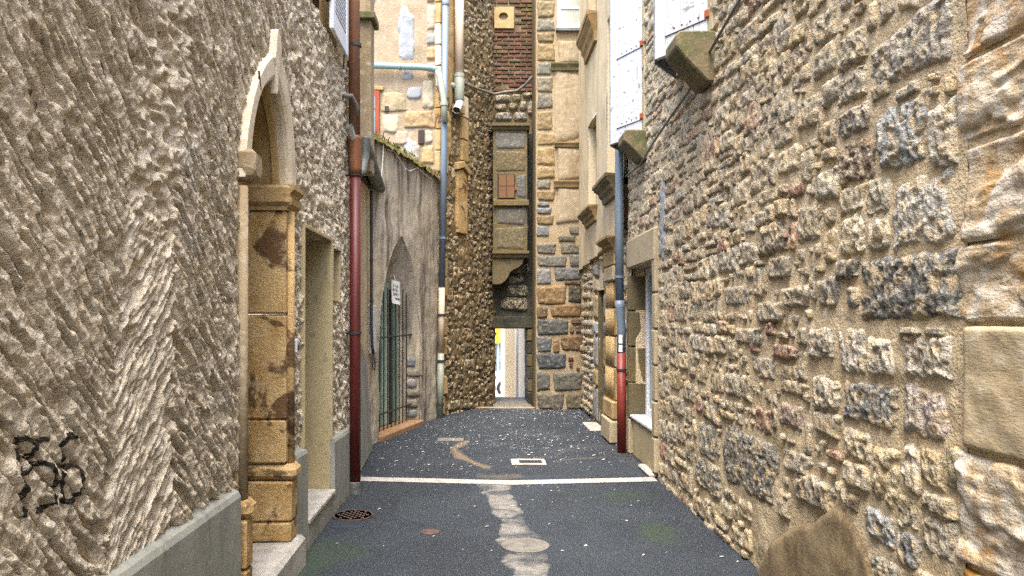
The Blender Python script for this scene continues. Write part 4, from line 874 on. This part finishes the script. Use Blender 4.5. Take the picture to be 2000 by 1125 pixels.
put('passage_floor', wbox(.22, .9, 13.4, 15.3, -.1, .012, 0), 'concrete', ph); put('threshold', wbox(-.12, 1.0, 13.5, 13.58, 0, .02, .004), 'tan', ph)
# pier
M['piermortar'] = mat('pier_mortar', '#99876a', [(3, 4, .4, .65, '#84714f', .6), (30, 4, .45, .7, '#aa997a', .5)], [(70, 3, .7, .012)])
pr = put('pier', wbox(.955, 1.95, 13.38, 14.8, 0, 7.7, 0), 'piermortar', ph)
put('pier_side_plaster', wbox(.935, .957, 13.40, 14.2, 0, 7.7, .004), 'oriel', ph)
fl = '''1049 -30 1084 -2 #a58a4c|1049 0 1084 34 #9c8650|1049 37 1084 60 #8d8878|1049 62 1083 82 #a88c50|1049 84 1085 119 #a98a48|1049 121 1076 146 #868878|1049 148 1080 180 #8f8468|1049 182 1080 212 #807a68|1049 215 1080 255 #ab8a4a|1049 258 1086 283 #a88848|1049 286 1084 323 #aa8640|1049 325 1084 349 #a98742|1049 351 1076 369 #8b8674|1049 371 1084 392 #a98640|1049 394 1074 403 #77808a|1048 405 1078 418 #7d8488|1048 420 1082 439 #a9894c|1048 441 1073 462 #7c8488|1048 474 1087 496 #7d7868|1095 476 1139 496 #77705c|1048 499 1108 521 #79776c|1112 496 1139 521 #7c7a70|1048 524 1077 556 #858c8e|1082 523 1136 548 #74767a|1102 549 1136 556 #7a5a34|1048 558 1107 596 #a57a34|1110 558 1137 592 #5b5340|1048 598 1070 622 #8a6a38|1075 594 1138 620 #9a6c28|1048 624 1112 655 #5d625f|1115 623 1139 634 #6b4a30|1112 636 1122 651 #7a5538|1124 636 1139 651 #70503a|1048 657 1078 688 #6f7882|1080 662 1093 690 #9a7034|1095 655 1139 686 #86602c|1048 690 1107 722 #4f5963|1110 698 1121 706 #7a2e20|1112 710 1119 717 #7a2e20|1126 718 1132 724 #70402c|1048 727 1075 764 #70726e|1080 727 1139 764 #6f6c62|1048 767 1103 801 #6e675a|1105 767 1139 801 #76684a|1112 442 1139 458 #6d6858|1090 460 1125 472 #7a705c'''
r2 = np.random.RandomState(4)
for i, s in enumerate(fl.split('|')):
    a, c_, d_, e_, colr = s.split(); s = qd(FP, int(a), int(c_), int(d_), int(e_), colr); h2 = abs(FR_z(FP, 0, int(c_)) - FR_z(FP, 0, int(e_)))
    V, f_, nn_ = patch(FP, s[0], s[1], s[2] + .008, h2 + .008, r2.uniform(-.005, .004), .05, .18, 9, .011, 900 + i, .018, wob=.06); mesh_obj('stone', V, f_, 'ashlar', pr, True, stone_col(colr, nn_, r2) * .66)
for i, (a, c_, d_, e_) in enumerate([(1089, 78, 1142, 124), (1082, 138, 1142, 276), (1088, 288, 1142, 352), (1086, 366, 1142, 436)]):
    s = qd(FP, a, c_, d_, e_, ''); V, f_, nn_ = patch(FP, s[0], s[1], s[2], s[3], .012, .05, .12, 14, .008, 960 + i, .03, wob=.05); mesh_obj('plaster_panel', V, f_, 'pierplaster', pr, True)
for (a, c_, d_, e_, pd) in [(1076, 124, 1142, 138, .07), (1083, 278, 1142, 287, .05), (1082, 353, 1142, 366, .06)]:
    s = qd(FP, a, c_, d_, e_, ''); za, zb = s[1] - s[3] / 2, s[1] + s[3] / 2
    put('string_course', sweep_u(FP, [(-.05, za), (pd * .3, za), (pd * .5, za + (zb - za) * .4), (pd, zb - .02), (pd, zb), (-.05, zb + .01)], s[0] - s[2] / 2, 1.80), 'stonesill' if pd == .07 else 'moulding', pr)
(ua, za), (ub, zb) = FP.at(1088, 55), FP.at(1139, -60)
wf = put('window', (lambda B_: (np.concatenate(B_.V), B_.F))(Bag().add(*fbox(FP, ua, ua + .07, za, zb, -.1, .02)).add(*fbox(FP, ub - .07, ub, za, zb, -.1, .02)).add(*fbox(FP, ua + .07, ub - .07, za, za + .06, -.1, .018)).add(*fbox(FP, ua + .07, ub - .07, za + .33, za + .36, -.08, .012))), 'whitepaint', ph)
put('pane', fbox(FP, ua + .07, ub - .07, za + .06, za + .33, -.06, -.005, .002), 'palepane', wf); put('pane', fbox(FP, ua + .07, ub - .07, za + .36, zb, -.06, -.005, .002), 'palepane', wf)
put('window_sill', fbox(FP, ua - .02, ub + .02, za - .06, za - .002, -.1, .05, .008), 'zinc', wf)
pts = [FD.pt(*FD.at(904, 160, .06), .06).tolist(), FD.pt(*FD.at(918, 168, .07), .07).tolist(), FD.pt(*FD.at(940, 176, .07), .07).tolist(), (.235, 14.06, zp(184, 14.06)), (.42, 14.1, zp(180, 14.1)), (.66, 14.1, zp(177, 14.1)), (.8, 14.05, zp(166, 14.05)), (.92, 13.9, zp(150, 13.9))]
tag(put('slack_cable', tube(pts, .024, 8), 'greycable', None, True), 'slack dark cable slung across the slot below the brickwork', 'cable')

# ------------------------------------------------------------------ what shows through the passage
t = thing('far_house', 'cream corner house with white drainpipe seen through the passage', 'house', (.8, 17, -.2))
b = Bag(); b.add(*bev([(.56, 18.0, -.6), (.56, 22, -.6), (.77, 18.0, -.6), (3, 22, -.6), (.56, 18.0, 3), (.56, 22, 3), (.77, 18.0, 3), (3, 22, 3)], BOXF, 0)); b.add(*bev([(.775, 18.0, -.6), (3, 18.0, -.6), (.94, 15.35, -.6), (3, 15.35, -.6), (.775, 18.0, 3), (3, 18.0, 3), (.94, 15.35, 3), (3, 15.35, 3)], BOXF, 0)); M['farcream'] = mat('far_cream_plaster', '#d6cbb0', [(2, 4, .4, .7, '#c9bc9e', .5)])
b.build('wall', 'farcream', t)
put('drainpipe', tube([(.80, 17.2, 2.3), (.80, 17.2, .95), (.80, 17.2, -.3)], .035, 10), 'whitepaint', t, True)
put('ledge', bev([(.62, 17.9, -.5), (.66, 15.5, -.3), (.80, 17.9, -.5), (.95, 15.5, -.3), (.62, 17.9, -.36), (.66, 15.5, -.05), (.80, 17.9, -.36), (.95, 15.5, -.05)], BOXF, .01), 'paleconcrete', t)
ys = np.linspace(15.3, 32, 40); xs = np.linspace(-6, 8, 15); X, Y = np.meshgrid(xs, ys, indexing='ij')
tag(mesh_obj('pavement', np.stack([X, Y, gz(Y) + .012], -1).reshape(-1, 3), grid_faces(15, 40), 'pavement'), kind='structure')
t = thing('shop', 'far shop front with orange fascia and glass seen through the passage', 'shop', (0, 33, -1.4))
put('wall', wbox(-5, 7, 33, 36, -1.6, 3.6, 0), 'whitepaint', t); put('fascia', wbox(.68, 4, 32.85, 33, .5, 1.5, .01), 'shoporange', t); put('fascia', wbox(-3, .66, 32.85, 33, .5, 1.5, .01), 'shopyellow', t)
for i in range(6): put('shop_window', wbox(-2.6 + i * 1.12, -1.55 + i * 1.12, 32.95, 33.02, -1.3, .45, .01), 'glass', t)
t = thing('parked_car', 'white car parked across the end of the passage', 'car', (2.2, 29, -1.33)); zg = float(gz(np.array(29.)))
prof = [(.0, .35), (.02, .62), (.12, .78), (.85, .92), (1.45, 1.40), (2.2, 1.47), (3.0, 1.42), (3.6, 1.05), (4.0, .98), (4.05, .5), (3.9, .28), (.1, .28)]
FCAR = Fr((.25, 28.2), (1, 0), (0, -1))
put('body', prism(FCAR, [(u, zg + z) for u, z in prof], -1.65, 0, .05), 'carpaint', t)
put('side_window', prism(FCAR, [(1.08, zg + .98), (1.5, zg + 1.33), (2.2, zg + 1.38), (2.2, zg + .98)], -.02, .008, 0), 'glass', t); put('side_window', prism(FCAR, [(2.27, zg + .98), (2.27, zg + 1.38), (2.95, zg + 1.33), (3.3, zg + 1.0)], -.02, .008, 0), 'glass', t)
for u in (.62, 3.3):
    for h in (.015, -1.5):
        c = FCAR.pt(u, zg + .31, h); w_ = put('wheel', tube([(c[0], c[1] - .02, c[2]), (c[0], c[1] + .18, c[2])], .31, 24), 'rubber', t); put('rim', tube([(c[0], c[1] - .03, c[2]), (c[0], c[1], c[2])], .2, 20), 'alloy', w_)
put('headlight', prism(FCAR, [(.05, zg + .62), (.3, zg + .70), (.3, zg + .78), (.1, zg + .75)], -.02, .01, 0), 'glass', t)

# ------------------------------------------------------------------ plastered house on the right, stone below (G)
pg = thing('plastered_house', 'cream plastered house over coloured rubble ground floor, blue-grey pipe at its edge', 'house', (2.0, 11.2, 0))
G0, G1, GZ = 9.17, 13.40, 2.5
wins = [(11.3, 12.2, 3.26, 4.62), (9.62, 10.36, 3.40, 5.6), (11.3, 12.2, 6.12, 7.6)]
lineG = lambda u: np.interp(u, [9.2, 13.3], [2.62, 2.42])
P, Fc = plane_grid(FG, G0, G1, 2.3, 7.8, .04, lambda u, z: (fbm(u * 2, z * 2, 3, 81) - .5) * .03, [rect_hole(*w) for w in wins] + [lambda u, z: z < lineG(u)], [w[i] for w in wins for i in (0, 1)], [w[i] for w in wins for i in (2, 3)])
mesh_obj('plaster_face', P, Fc, 'creamwall', pg, True)
us = np.linspace(G0, G1, 40); V = np.concatenate([FG.pt(us, lineG(us) + .02, .0), FG.pt(us, lineG(us) + .02, -.12)]); mesh_obj('plaster_edge', V, [(i, i + 1, 41 + i, 40 + i) for i in range(39)], 'creamwall', pg)
b = Bag(); b.add(*fbox(FH, G0, G1, -.1, 2.75, -.6, -.30, 0)); b.add(*wbox(2.1, 3.5, G0, G1, 2.75, 7.8, 0))
for w in wins:
    u0, u1, z0, z1 = w
    for uu in (u0, u1): b.add(FG.pt([uu] * 4, [z0, z1, z1, z0], [0, 0, -.3, -.3]), [(0, 1, 2, 3)])
    for z2 in (z0, z1): b.add(FG.pt([u0, u1, u1, u0], [z2] * 4, [0, 0, -.3, -.3]), [(0, 1, 2, 3)])
b.build('core', 'creamwall', pg)
for i, (u0, u1, z0, z1) in enumerate(wins):
    wn = put('window', (lambda B_: (np.concatenate(B_.V), B_.F))(Bag().add(*fbox(FG, u0, u0 + .08, z0, z1, -.26, -.12)).add(*fbox(FG, u1 - .08, u1, z0, z1, -.26, -.12)).add(*fbox(FG, u0 + .08, u1 - .08, z0, z0 + .08, -.26, -.122)).add(*fbox(FG, (u0 + u1) / 2 - .03, (u0 + u1) / 2 + .03, z0 + .08, z1, -.26, -.125)).add(*fbox(FG, u0 + .08, (u0 + u1) / 2 - .03, z0 + .7, z0 + .74, -.25, -.13)).add(*fbox(FG, (u0 + u1) / 2 + .03, u1 - .08, z0 + .7, z0 + .74, -.25, -.13))), 'whitepaint' if i == 1 else 'pierplaster', pg)
    put('pane', fbox(FG, u0 + .08, (u0 + u1) / 2 - .03, z0 + .08, z1, -.22, -.18, .002), 'palepane', wn); put('pane', fbox(FG, (u0 + u1) / 2 + .03, u1 - .08, z0 + .08, z1, -.22, -.18, .002), 'palepane', wn)
def msill(u0, u1, zt, hgt, pd, m, nm='moulded_sill'):
    pf = [(-.1, zt - hgt), (pd * .25, zt - hgt), (pd * .3, zt - hgt * .75), (pd * .5, zt - hgt * .62), (pd * .55, zt - hgt * .45), (pd * .85, zt - hgt * .3), (pd * .9, zt - hgt * .2), (pd, zt - hgt * .18), (pd, zt - .005), (-.1, zt + .01)]
    V, f_ = sweep_u(FG, pf, u0, u1)
    n = len(pf)                                  # mitred returns: pull the ends in with depth
    for k in range(n): V[k] = FG.pt(u0 + (pd - max(pf[k][0], 0)) * .8, pf[k][1], pf[k][0]); V[n + k] = FG.pt(u1 - (pd - max(pf[k][0], 0)) * .8, pf[k][1], pf[k][0])
    put(nm, (V, f_), m, pg)
msill(11.15, 12.45, 3.25, .22, .15, 'moulding'); msill(9.5, 10.62, 3.40, .27, .17, 'stonesill'); msill(11.2, 12.5, 6.1, .42, .16, 'moulding'); msill(9.5, 10.35, 2.62, .2, .16, 'moulding', 'door_hood')
P, Fc = plane_grid(FH, G0, G1, -.05, 2.62, .05, lambda u, z: -.02 + (fbm(u * 3, z * 3, 3, 82) - .5) * .03, [rect_hole(10.95, 11.5, -1, 2.0)], [10.95, 11.5], [2.0])
wG = mesh_obj('rubble_wall', P, Fc, 'mortar', pg, True)
put('doorway_lining', (lambda B_: (np.concatenate(B_.V), B_.F))(Bag().add(FH.pt([10.95] * 4, [0, 2, 2, 0], [0, 0, -.3, -.3]), [(0, 1, 2, 3)]).add(FH.pt([11.5] * 4, [0, 2, 2, 0], [0, 0, -.3, -.3]), [(0, 1, 2, 3)]).add(FH.pt([10.95, 11.5, 11.5, 10.95], [2] * 4, [0, 0, -.3, -.3]), [(0, 1, 2, 3)])), 'oriel', pg)
put('door', fbox(FH, 10.95, 11.5, 0, 2, -.28, -.2, .004), 'darkwood', pg)
jam = []
for (u0, u1, cols) in ((11.5, 11.95, ['#7f8488', '#9a8350', '#8d9092', '#98a0a2', '#a58c58', '#a59872', '#7d8284']), (10.62, 10.95, ['#6b7680', '#6f7880', '#9a8458', '#757f88', '#8d8a80', '#6a6a5c', '#7a4a38'])):
    z = 0.
    for k, h2 in enumerate((.55, .28, .50, .22, .42, .24, .2)):
        dx = .08 * (k % 2); jam.append(((u0 + u1) / 2, z + h2 / 2, (u1 - u0) - dx, h2 - .015, cols[k])); z += h2
carv = [(9.70, 10.32)]
r = random.Random(31)
stg = layout(G0 + .02, G1 - .03, .02, 2.55, (.09, .17), (.12, .30), [(10.6, 12.0, -1, 2.4), (9.6, 10.42, -1, 2.45)], r, lambda u: float(lineG(u)) - .05, .03, .02)
rubble(FH, jam, ['#888888'], wG, 41, 'ashlar', proud=.03, amp=.01, res=.025, k=(.1, .25), p=8, wob=.05, name='jamb_stone')
rubble(FH, stg, ['#8d8878', '#9a8a66', '#7c7f80', '#a08450', '#8a7a60', '#868c90', '#a5977a'], wG, 42, 'stone', proud=.03, amp=.012, res=.028, limit=300)
z = 0.
for k, h2 in enumerate((.30, .24, .42, .40, .36, .34, .20)):                                   # carved ochre jamb beside the pipe
    pd = (.14, .11, .06, .055, .06, .055, .10)[k]
    put('carved_stone', fbox(FH, 9.68 - pd * .3, 10.34 + pd * .3, z + .004, z + h2 - .004, -.1, pd, .02, .008), ['lintel', 'tan', 'tan', 'lintel', 'tan', 'sand', 'lintel'][k], pg)
    if 2 <= k < 6:
        for uu in (9.8, 9.92, 10.04, 10.16, 10.28): put('colonnette', tube([FH.pt(uu, z + .01, pd + .006).tolist(), FH.pt(uu, z + h2 - .01, pd + .006).tolist()], .024, 8), 'tan' if int(uu * 100) % 3 else 'lintel', pg, True)
    z += h2
put('door_head', fbox(FH, 9.62, 10.4, z, z + .2, -.1, .09, .02, .01), 'tan', pg)
tag(put('door_slab', wbox(1.52, 1.74, 10.75, 11.55, 0, .028, .01), 'paleconcrete'), 'pale cement slab at foot of the narrow doorway', 'slab')

t = thing('drainpipe', 'blue-grey drainpipe with red bottom length and stickers', 'drainpipe', (1.66, 9.1, 0))
X0, Y0 = 1.655, 9.1
put('upper_pipe', tube([(X0 - .015, Y0, 1.75), (X0 - .02, Y0, 2.6), (X0 - .02, Y0, 6.2)], .05, 18), 'bluepipe', t, True)
put('swan_neck', tube([(X0 + .005, Y0, 1.17), (X0 + .005, Y0, 1.45), (X0, Y0, 1.55), (X0 - .012, Y0, 1.72), (X0 - .015, Y0, 1.80)], [.05, .05, .048, .056, .056], 18), 'bluepipe', t, True)
put('lower_pipe', tube([(X0 + .01, Y0, 0), (X0 + .005, Y0, 1.18)], .054, 18), 'redplastic', t, True)
for z in (2.08, .98): put('bracket', ring((X0 - (.015 if z > 1.5 else -.006), Y0, z), (0, 0, 1), .054, .062, .014), 'iron' if z < 1 else 'bluepipe', t); 
for z, s in ((1.235, .04), (1.345, .05)):
    V = [];
    for i in range(6):
        a = -math.pi * .75 + i * .17; V += [(X0 + .004 + .0525 * math.cos(a), Y0 + .0525 * math.sin(a), z - s), (X0 + .004 + .0525 * math.cos(a), Y0 + .0525 * math.sin(a), z + s)]
    put('sticker', (np.array(V), [(i * 2, i * 2 + 2, i * 2 + 3, i * 2 + 1) for i in range(5)]), 'paper', t)

# ------------------------------------------------------------------ rubble house (right foreground)
rh_ = thing('rubble_house', 'rough rubble stone house with tall white window and open shutters above', 'house', (2.1, 5, 0))
H0, H1 = 2.79, 9.16
WO = (7.77, 9.0, .44, 2.17)
def hM(u, z): return -.002 + (fbm(u * 4, z * 4, 4, 91) - .5) * .035 + (fbm(u * 22, z * 22, 3, 92) - .5) * .012
P, Fc = plane_grid(FH, H0 - .02, H1, -.05, 5.8, .022, hM, [rect_hole(WO[0], WO[1], -1, WO[3])], [WO[0], WO[1]], [WO[3]])
wH = mesh_obj('wall', P, Fc, 'mortar', rh_, True)
b = Bag(); b.add(*fbox(FH, -5, 7.7, -.1, 5.85, -.6, -.06, 0)); b.add(*fbox(FH, 7.7, 9.1, 2.5, 5.85, -.6, -.06, 0)); b.add(*fbox(FH, 7.7, 9.12, 0, 2.5, -.9, -.5, 0)); b.add(*fbox(FH, 9.0, 9.16, 0, 5.85, -.6, -.06, 0)); b.add(*fbox(FH, H0, 9.16, 5.75, 5.85, -.6, 0, 0)); b.build('wall_core', 'mortar', rh_)
hb = '''1702 30 1868 150 #7d786e|1640 268 1708 358 #665242|1716 195 1812 330 #7f878a|1742 338 1866 488 #9a9890|1682 498 1878 628 #5d605e|1646 748 1754 832 #666c6e|1760 756 1850 855 #8e8078|1412 842 1520 968 #62625e|1366 828 1396 895 #75736a|1356 898 1408 962 #6e6a60|1640 210 1700 262 #7e766a|1705 160 1745 192 #857b6c|1755 165 1800 190 #8a8070|1634 508 1676 545 #575650|1690 1000 1752 1062 #7d858a|1530 880 1585 925 #857b68|1550 930 1625 990 #807562|1770 870 1800 960 #a59a84|1700 660 1745 735 #a09886|1755 655 1860 740 #a59c8a|1640 640 1690 730 #989082|1705 870 1760 990 #97855c|1800 880 1850 960 #a08a58|1525 790 1570 835 #6e5a54|1470 700 1520 740 #7d7468|1580 640 1630 700 #857d70|1600 540 1640 600 #716a5e|1500 500 1545 545 #7d7260|1560 400 1610 470 #8d8268|1640 420 1690 500 #a39674|1660 560 1676 600 #6a6860|1800 1010 1870 1090 #8a8274|1755 1040 1800 1110 #6b6f70|1800 640 1850 655 #8d8578|1440 640 1490 672 #797060|1415 560 1470 595 #857c6a|1480 590 1530 630 #77705f|1530 560 1580 600 #8a7f6a|1610 150 1650 200 #8a806c|1560 190 1600 250 #857a62|1600 330 1640 390 #8c8570|1520 290 1560 340 #a5926a|1468 660 1480 690 #7a4038|1500 630 1515 655 #7a4a40|1755 92 1700 20 #8a806c|1752 196 1700 232 #857a64|1820 200 1870 330 #948c7c|1640 365 1690 415 #8f8468|1695 345 1738 420 #948a70|1700 425 1738 492 #8a8270|1760 640 1800 652 #988e78|1700 745 1756 742 #8a8070|1590 735 1640 800 #8a7f6c|1590 805 1640 850 #857a66|1650 840 1700 900 #9a8c6c|1650 905 1700 955 #8d8064|1800 965 1868 1005 #8f8468|1755 965 1795 1035 #857a62|1855 870 1876 960 #8d845c|1640 60 1695 130 #8f8468|1640 135 1695 200 #887d66|1590 20 1635 80 #857a62|1590 90 1635 145 #94886c'''
big = []
for s in hb.split('|'):
    a, c_, d_, e_, colr = s.split()
    if int(e_) - int(c_) < 8 or int(d_) < int(a): continue
    big.append(qd(FH, int(a) - 3, int(c_) - 3, int(d_) + 3, int(e_) + 3, colr))
av = [(s[0] - s[2] / 2 - .005, s[0] + s[2] / 2 + .005, s[1] - s[3] / 2 - .005, s[1] + s[3] / 2 + .005) for s in big]
av += [(7.55, 9.12, -1, 2.52), (3.55, 4.95, -1, .42), (3.5, 4.35, .3, .62)]
r = random.Random(12)
sth = []
for (a, b_, w, h) in layout(H0 + .01, H1 - .01, .0, 5.7, (.085, .21), (.11, .40), [], r, lambda u: 2.0 + .44 * u, .30, -.004):
    lo, hi = a - w / 2, a + w / 2; ok = True
    for q in av:
        if b_ + h * .36 > q[2] and b_ - h * .36 < q[3] and hi > q[0] and lo < q[1]:
            if q[0] - lo > hi - q[1]: hi = q[0]
            else: lo = q[1]
        if hi - lo < .045: ok = False; break
    if ok: sth.append(((lo + hi) / 2, b_, (hi - lo) * 1.0, h))
sth += fill(sth, av, H0 + .02, H1 - .02, 5.6, 30000, r, lambda u: 2.0 + .44 * u)
palH = ['#8d7f63', '#867a62', '#958568', '#7d725a', '#8d8878', '#988560', '#887f6c', '#9d8452', '#7b6e58', '#917e5c', '#837866', '#a09272', '#866f54', '#8a5a44']
rubble(FH, big + sth, palH, wH, 51, 'stone', score=lambda s: s[2] * s[3] / (s[0] ** 3), proud=.018, amp=.011, res=.012, k=(.05, .45), wob=.22, fine=True, gain=1.45, p=8)
# brown cement patch at the foot of the wall
us = np.linspace(3.2, 4.98, 90); zs_ = np.linspace(-.05, .85, 46); Ug, Zg = np.meshgrid(us, zs_, indexing='ij')
lim = np.interp(us, [3.2, 3.42, 3.55, 3.75, 4.0, 4.3, 4.6, 4.85, 4.98], [.0, .50, .66, .74, .62, .46, .34, .10, 0])[:, None] + (fbm(us * 4, us * 0, 2, 5) - .5)[:, None] * .10
mask = sst(-.02, .09, lim - Zg)
mesh_obj('cement_patch', FH.pt(Ug, Zg, -.045 + .068 * mask + (fbm(Ug * 5, Zg * 5, 3, 8) - .5) * .02).reshape(-1, 3), grid_faces(90, 46), 'brownpatch', rh_, True)
# slate-grey rendered streak by the window
V, f_, nn_ = patch(FH, 7.35, 2.55, .20, 1.05, .03, .03, 1.6, 5, .01, 71, .02, wob=.2); mesh_obj('render_streak', V, f_, 'repair', rh_, True)
for z in np.arange(.05, 2.2, .36): put('jamb_stone', fbox(FH, 7.62, 7.765, z, z + .35, -.25, .03, .015, .006), 'lintel', rh_)
for z in np.arange(.0, 2.1, .42): put('jamb_stone', fbox(FH, 9.0, 9.10 + .04 * (int(z * 5) % 2), z, z + .41, -.25, .022, .012, .005), ['lintel', 'tan', 'oriel'][int(z * 7) % 3], rh_)
# tall window
put('lintel', fbox(FH, 7.62, 9.12, 2.17, 2.50, -.3, .035, .02, .006), 'lintel', rh_)
put('sill_panel', fbox(FH, 7.78, 8.93, 0, .43, -.2, -.012, .012), 'cream', rh_)
put('window_sill', fbox(FH, 7.775, 8.99, .432, .465, -.22, .01, .006), 'whitepaint', rh_)
tw = put('window', (lambda B_: (np.concatenate(B_.V), B_.F))(Bag().add(*fbox(FH, 8.90, 8.985, .466, 2.168, -.25, -.17)).add(*fbox(FH, 7.78, 7.86, .466, 2.168, -.25, -.17)).add(*fbox(FH, 7.86, 8.90, .466, .55, -.25, -.172)).add(*fbox(FH, 7.86, 8.90, 2.09, 2.168, -.25, -.172)).add(*fbox(FH, 8.35, 8.41, .55, 2.09, -.25, -.175))), 'whitepaint', rh_)
put('pane', fbox(FH, 7.86, 8.35, .55, 2.09, -.22, -.2, .002), 'glass', tw); put('pane', fbox(FH, 8.41, 8.90, .55, 2.09, -.22, -.2, .002), 'glass', tw)
tag(put('mortar_fillet', wbox(1.67, 1.76, 7.66, 8.2, 0, .04, .015), 'paleconcrete', rh_))
# corner quoins
zs_ = [(-.05, .30, 'cornerochre'), (.31, .70, 'cornerochre'), (.715, 1.115, 'corner'), (1.13, 1.57, 'cornersmooth'), (1.585, 1.86, 'corner'), (1.868, 2.21, 'corner'), (2.23, 2.52, 'corner'), (2.535, 2.86, 'corner'), (2.875, 3.3, 'corner')]
for i, (a, c_, mm) in enumerate(zs_):
    ua, ub = 1.7, 2.80 + (.02, -.015)[i % 2]
    n = 90; us = np.linspace(ua, ub, n); z_ = np.linspace(a, c_, 44); Ug, Zg = np.meshgrid(us, z_, indexing='ij')
    e = np.minimum(np.minimum(Ug - ua, ub - Ug) / .016, np.minimum(Zg - a, c_ - Zg) / .012); ed = sst(0, 1, e)
    sm = mm == 'cornersmooth'
    hh = -.006 + .020 * ed + (.004 if sm else 1) * (fbm(Ug * 6, Zg * 15, 4, 40 + i) - .5) * (.028 if not sm else 1) + (fbm(Ug * 7, Zg * 7, 4, 60 + i) - .5) * (.028 if not sm else .020)
    if not sm: hh = hh - .014 * sst(.55, .60, fbm(Ug * 4, Zg * 6, 3, 90 + i))
    mesh_obj('quoin', FH.pt(Ug, Zg, hh).reshape(-1, 3), grid_faces(n, 44), mm, rh_, True)
for i, z in enumerate(np.arange(3.32, 5.6, .4)): put('quoin', fbox(FH, 1.7, 2.78 + .04 * (i % 2), z, z + .38, -.2, .03, .02, .006), 'corner', rh_)
put('corner_bedding', fbox(FH, 1.7, 2.80, -.05, 5.7, -.2, -.010, 0), 'mortar', rh_)
# shutters: the near leaf of each upper window stands half open, its twin folded behind
def shutter(u_h, zb, zt, ux, hx_, nm):
    A2 = np.array(FH.pt(u_h, 0, .02)[:2]); B2 = np.array([ux, hx_]); L = np.linalg.norm(B2 - A2); d = (B2 - A2) / L
    nrm = np.array([d[1], -d[0]]);
    if nrm[1] > 0: nrm = -nrm
    fr = Fr(A2, d, nrm)
    o = put('shutter', fbox(fr, 0, L, zb, zt, -.03, -.004, .004), 'shutter', rh_); k = 4
    for i in range(k): put('board', fbox(fr, L * i / k + .002, L * (i + 1) / k - .002, zb + .001, zt, -.004, .010, .004), 'shutter', o)
    put('edge_board', fbox(fr, L, L + .012, zb - .004, zt, -.035, .012, .003), 'shutterback', o)
    for z in (zb + .17, zb + .95):
        put('strap', fbox(fr, .01, L * .78, z - .014, z + .014, .010, .016, .002), 'shutter', o)
        put('strap_edge', fbox(fr, .01, L * .78, z - .018, z - .0142, .009, .0165, .0), 'iron', o)
        for q in (.15, .3, .45, .6): put('bolt', tube([fr.pt(L * q, z + .02, .010).tolist(), fr.pt(L * q, z + .02, .020).tolist()], .007, 8), 'iron', o)
        put('hinge', fbox(fr, -.03, .02, z - .01, z + .055, -.01, .028, .008), 'orange', o)
    # folded twin, hinged at the far jamb
    A3 = np.array(FH.pt(u_h + .95, 0, .02)[:2]); d3 = (B2 + np.array([.01, .06]) - A3); L3 = np.linalg.norm(d3); fr3 = Fr(A3, d3, (-1, 0))
    o2 = put('shutter', bev([(p[0], p[1], z) for p in (A3, A3 + np.array([0, .03]), A3 + d3, A3 + d3 + np.array([0, .03])) for z in (zb, zt)], BOXF, 0), 'shutterback', rh_)
shutter(5.86, 3.72, 5.3, 1.435, 6.33, 0); shutter(8.25, 3.57, 5.6, 1.48, 8.77, 1)
for (u0, u1, zt, zb, pd) in ((5.72, 6.05, 3.74, 3.36, .30), (8.08, 8.42, 3.58, 3.27, .25)):
    pf = [(-.1, zb), (.06, zb), (pd * .75, zb + (zt - zb) * .45), (pd, zt - .12), (pd, zt - .03), (pd - .03, zt), (-.1, zt)]
    put('sill_bracket', sweep_u(FH, pf, u0, u1, .012), 'stonesill', rh_)
for (u0, u1, z0, z1) in ((5.9, 6.8, 3.76, 5.3), (8.3, 9.1, 3.6, 5.6)):
    put('window_surround', fbox(FH, u0 - .14, u0, z0, z1, -.1, .02, .01), 'cream', rh_)
    put('window_glass', fbox(FH, u0, u1, z0, z1, -.1, .012, .01), 'glass', rh_)
cbl = [FH.pt(*FH.at(a, c_, .05), .05).tolist() for a, c_ in ((1462, -30), (1432, 20), (1395, 85), (1370, 130), (1345, 178), (1310, 228), (1280, 272), (1262, 302), (1250, 322), (1236, 334), (1222, 345))]
tag(put('wall_cable', tube(cbl, .011, 8), 'greycable', None, True), 'dark cable running slantwise along the rubble wall under the shutters', 'cable')

# ------------------------------------------------------------------ weeds at the foot of the walls
b = Bag(); r = random.Random(14)
for i in range(500):
    Y = r.uniform(4.4, 9.2); side = r.random() < .5
    if vn(np.array(Y * 3.), np.array(1. if side else 5.), 4) < .55: continue
    x = -1.19 + r.uniform(0, .03) if side else 1.72 - r.uniform(0, .03); a = r.uniform(0, 6.28); L_ = r.uniform(.015, .05)
    p0 = np.array([x, Y, .002]); d = np.array([math.cos(a), math.sin(a), 0]); b.add([p0 - d * .003, p0 + d * .003, p0 + np.array([d[1], d[0], 0]) * L_ * .5 + np.array([0, 0, L_])], [(0, 1, 2)])
tag(b.build('weeds', 'moss'), 'tiny weeds and moss along the foot of the walls', 'weeds', kind='stuff')
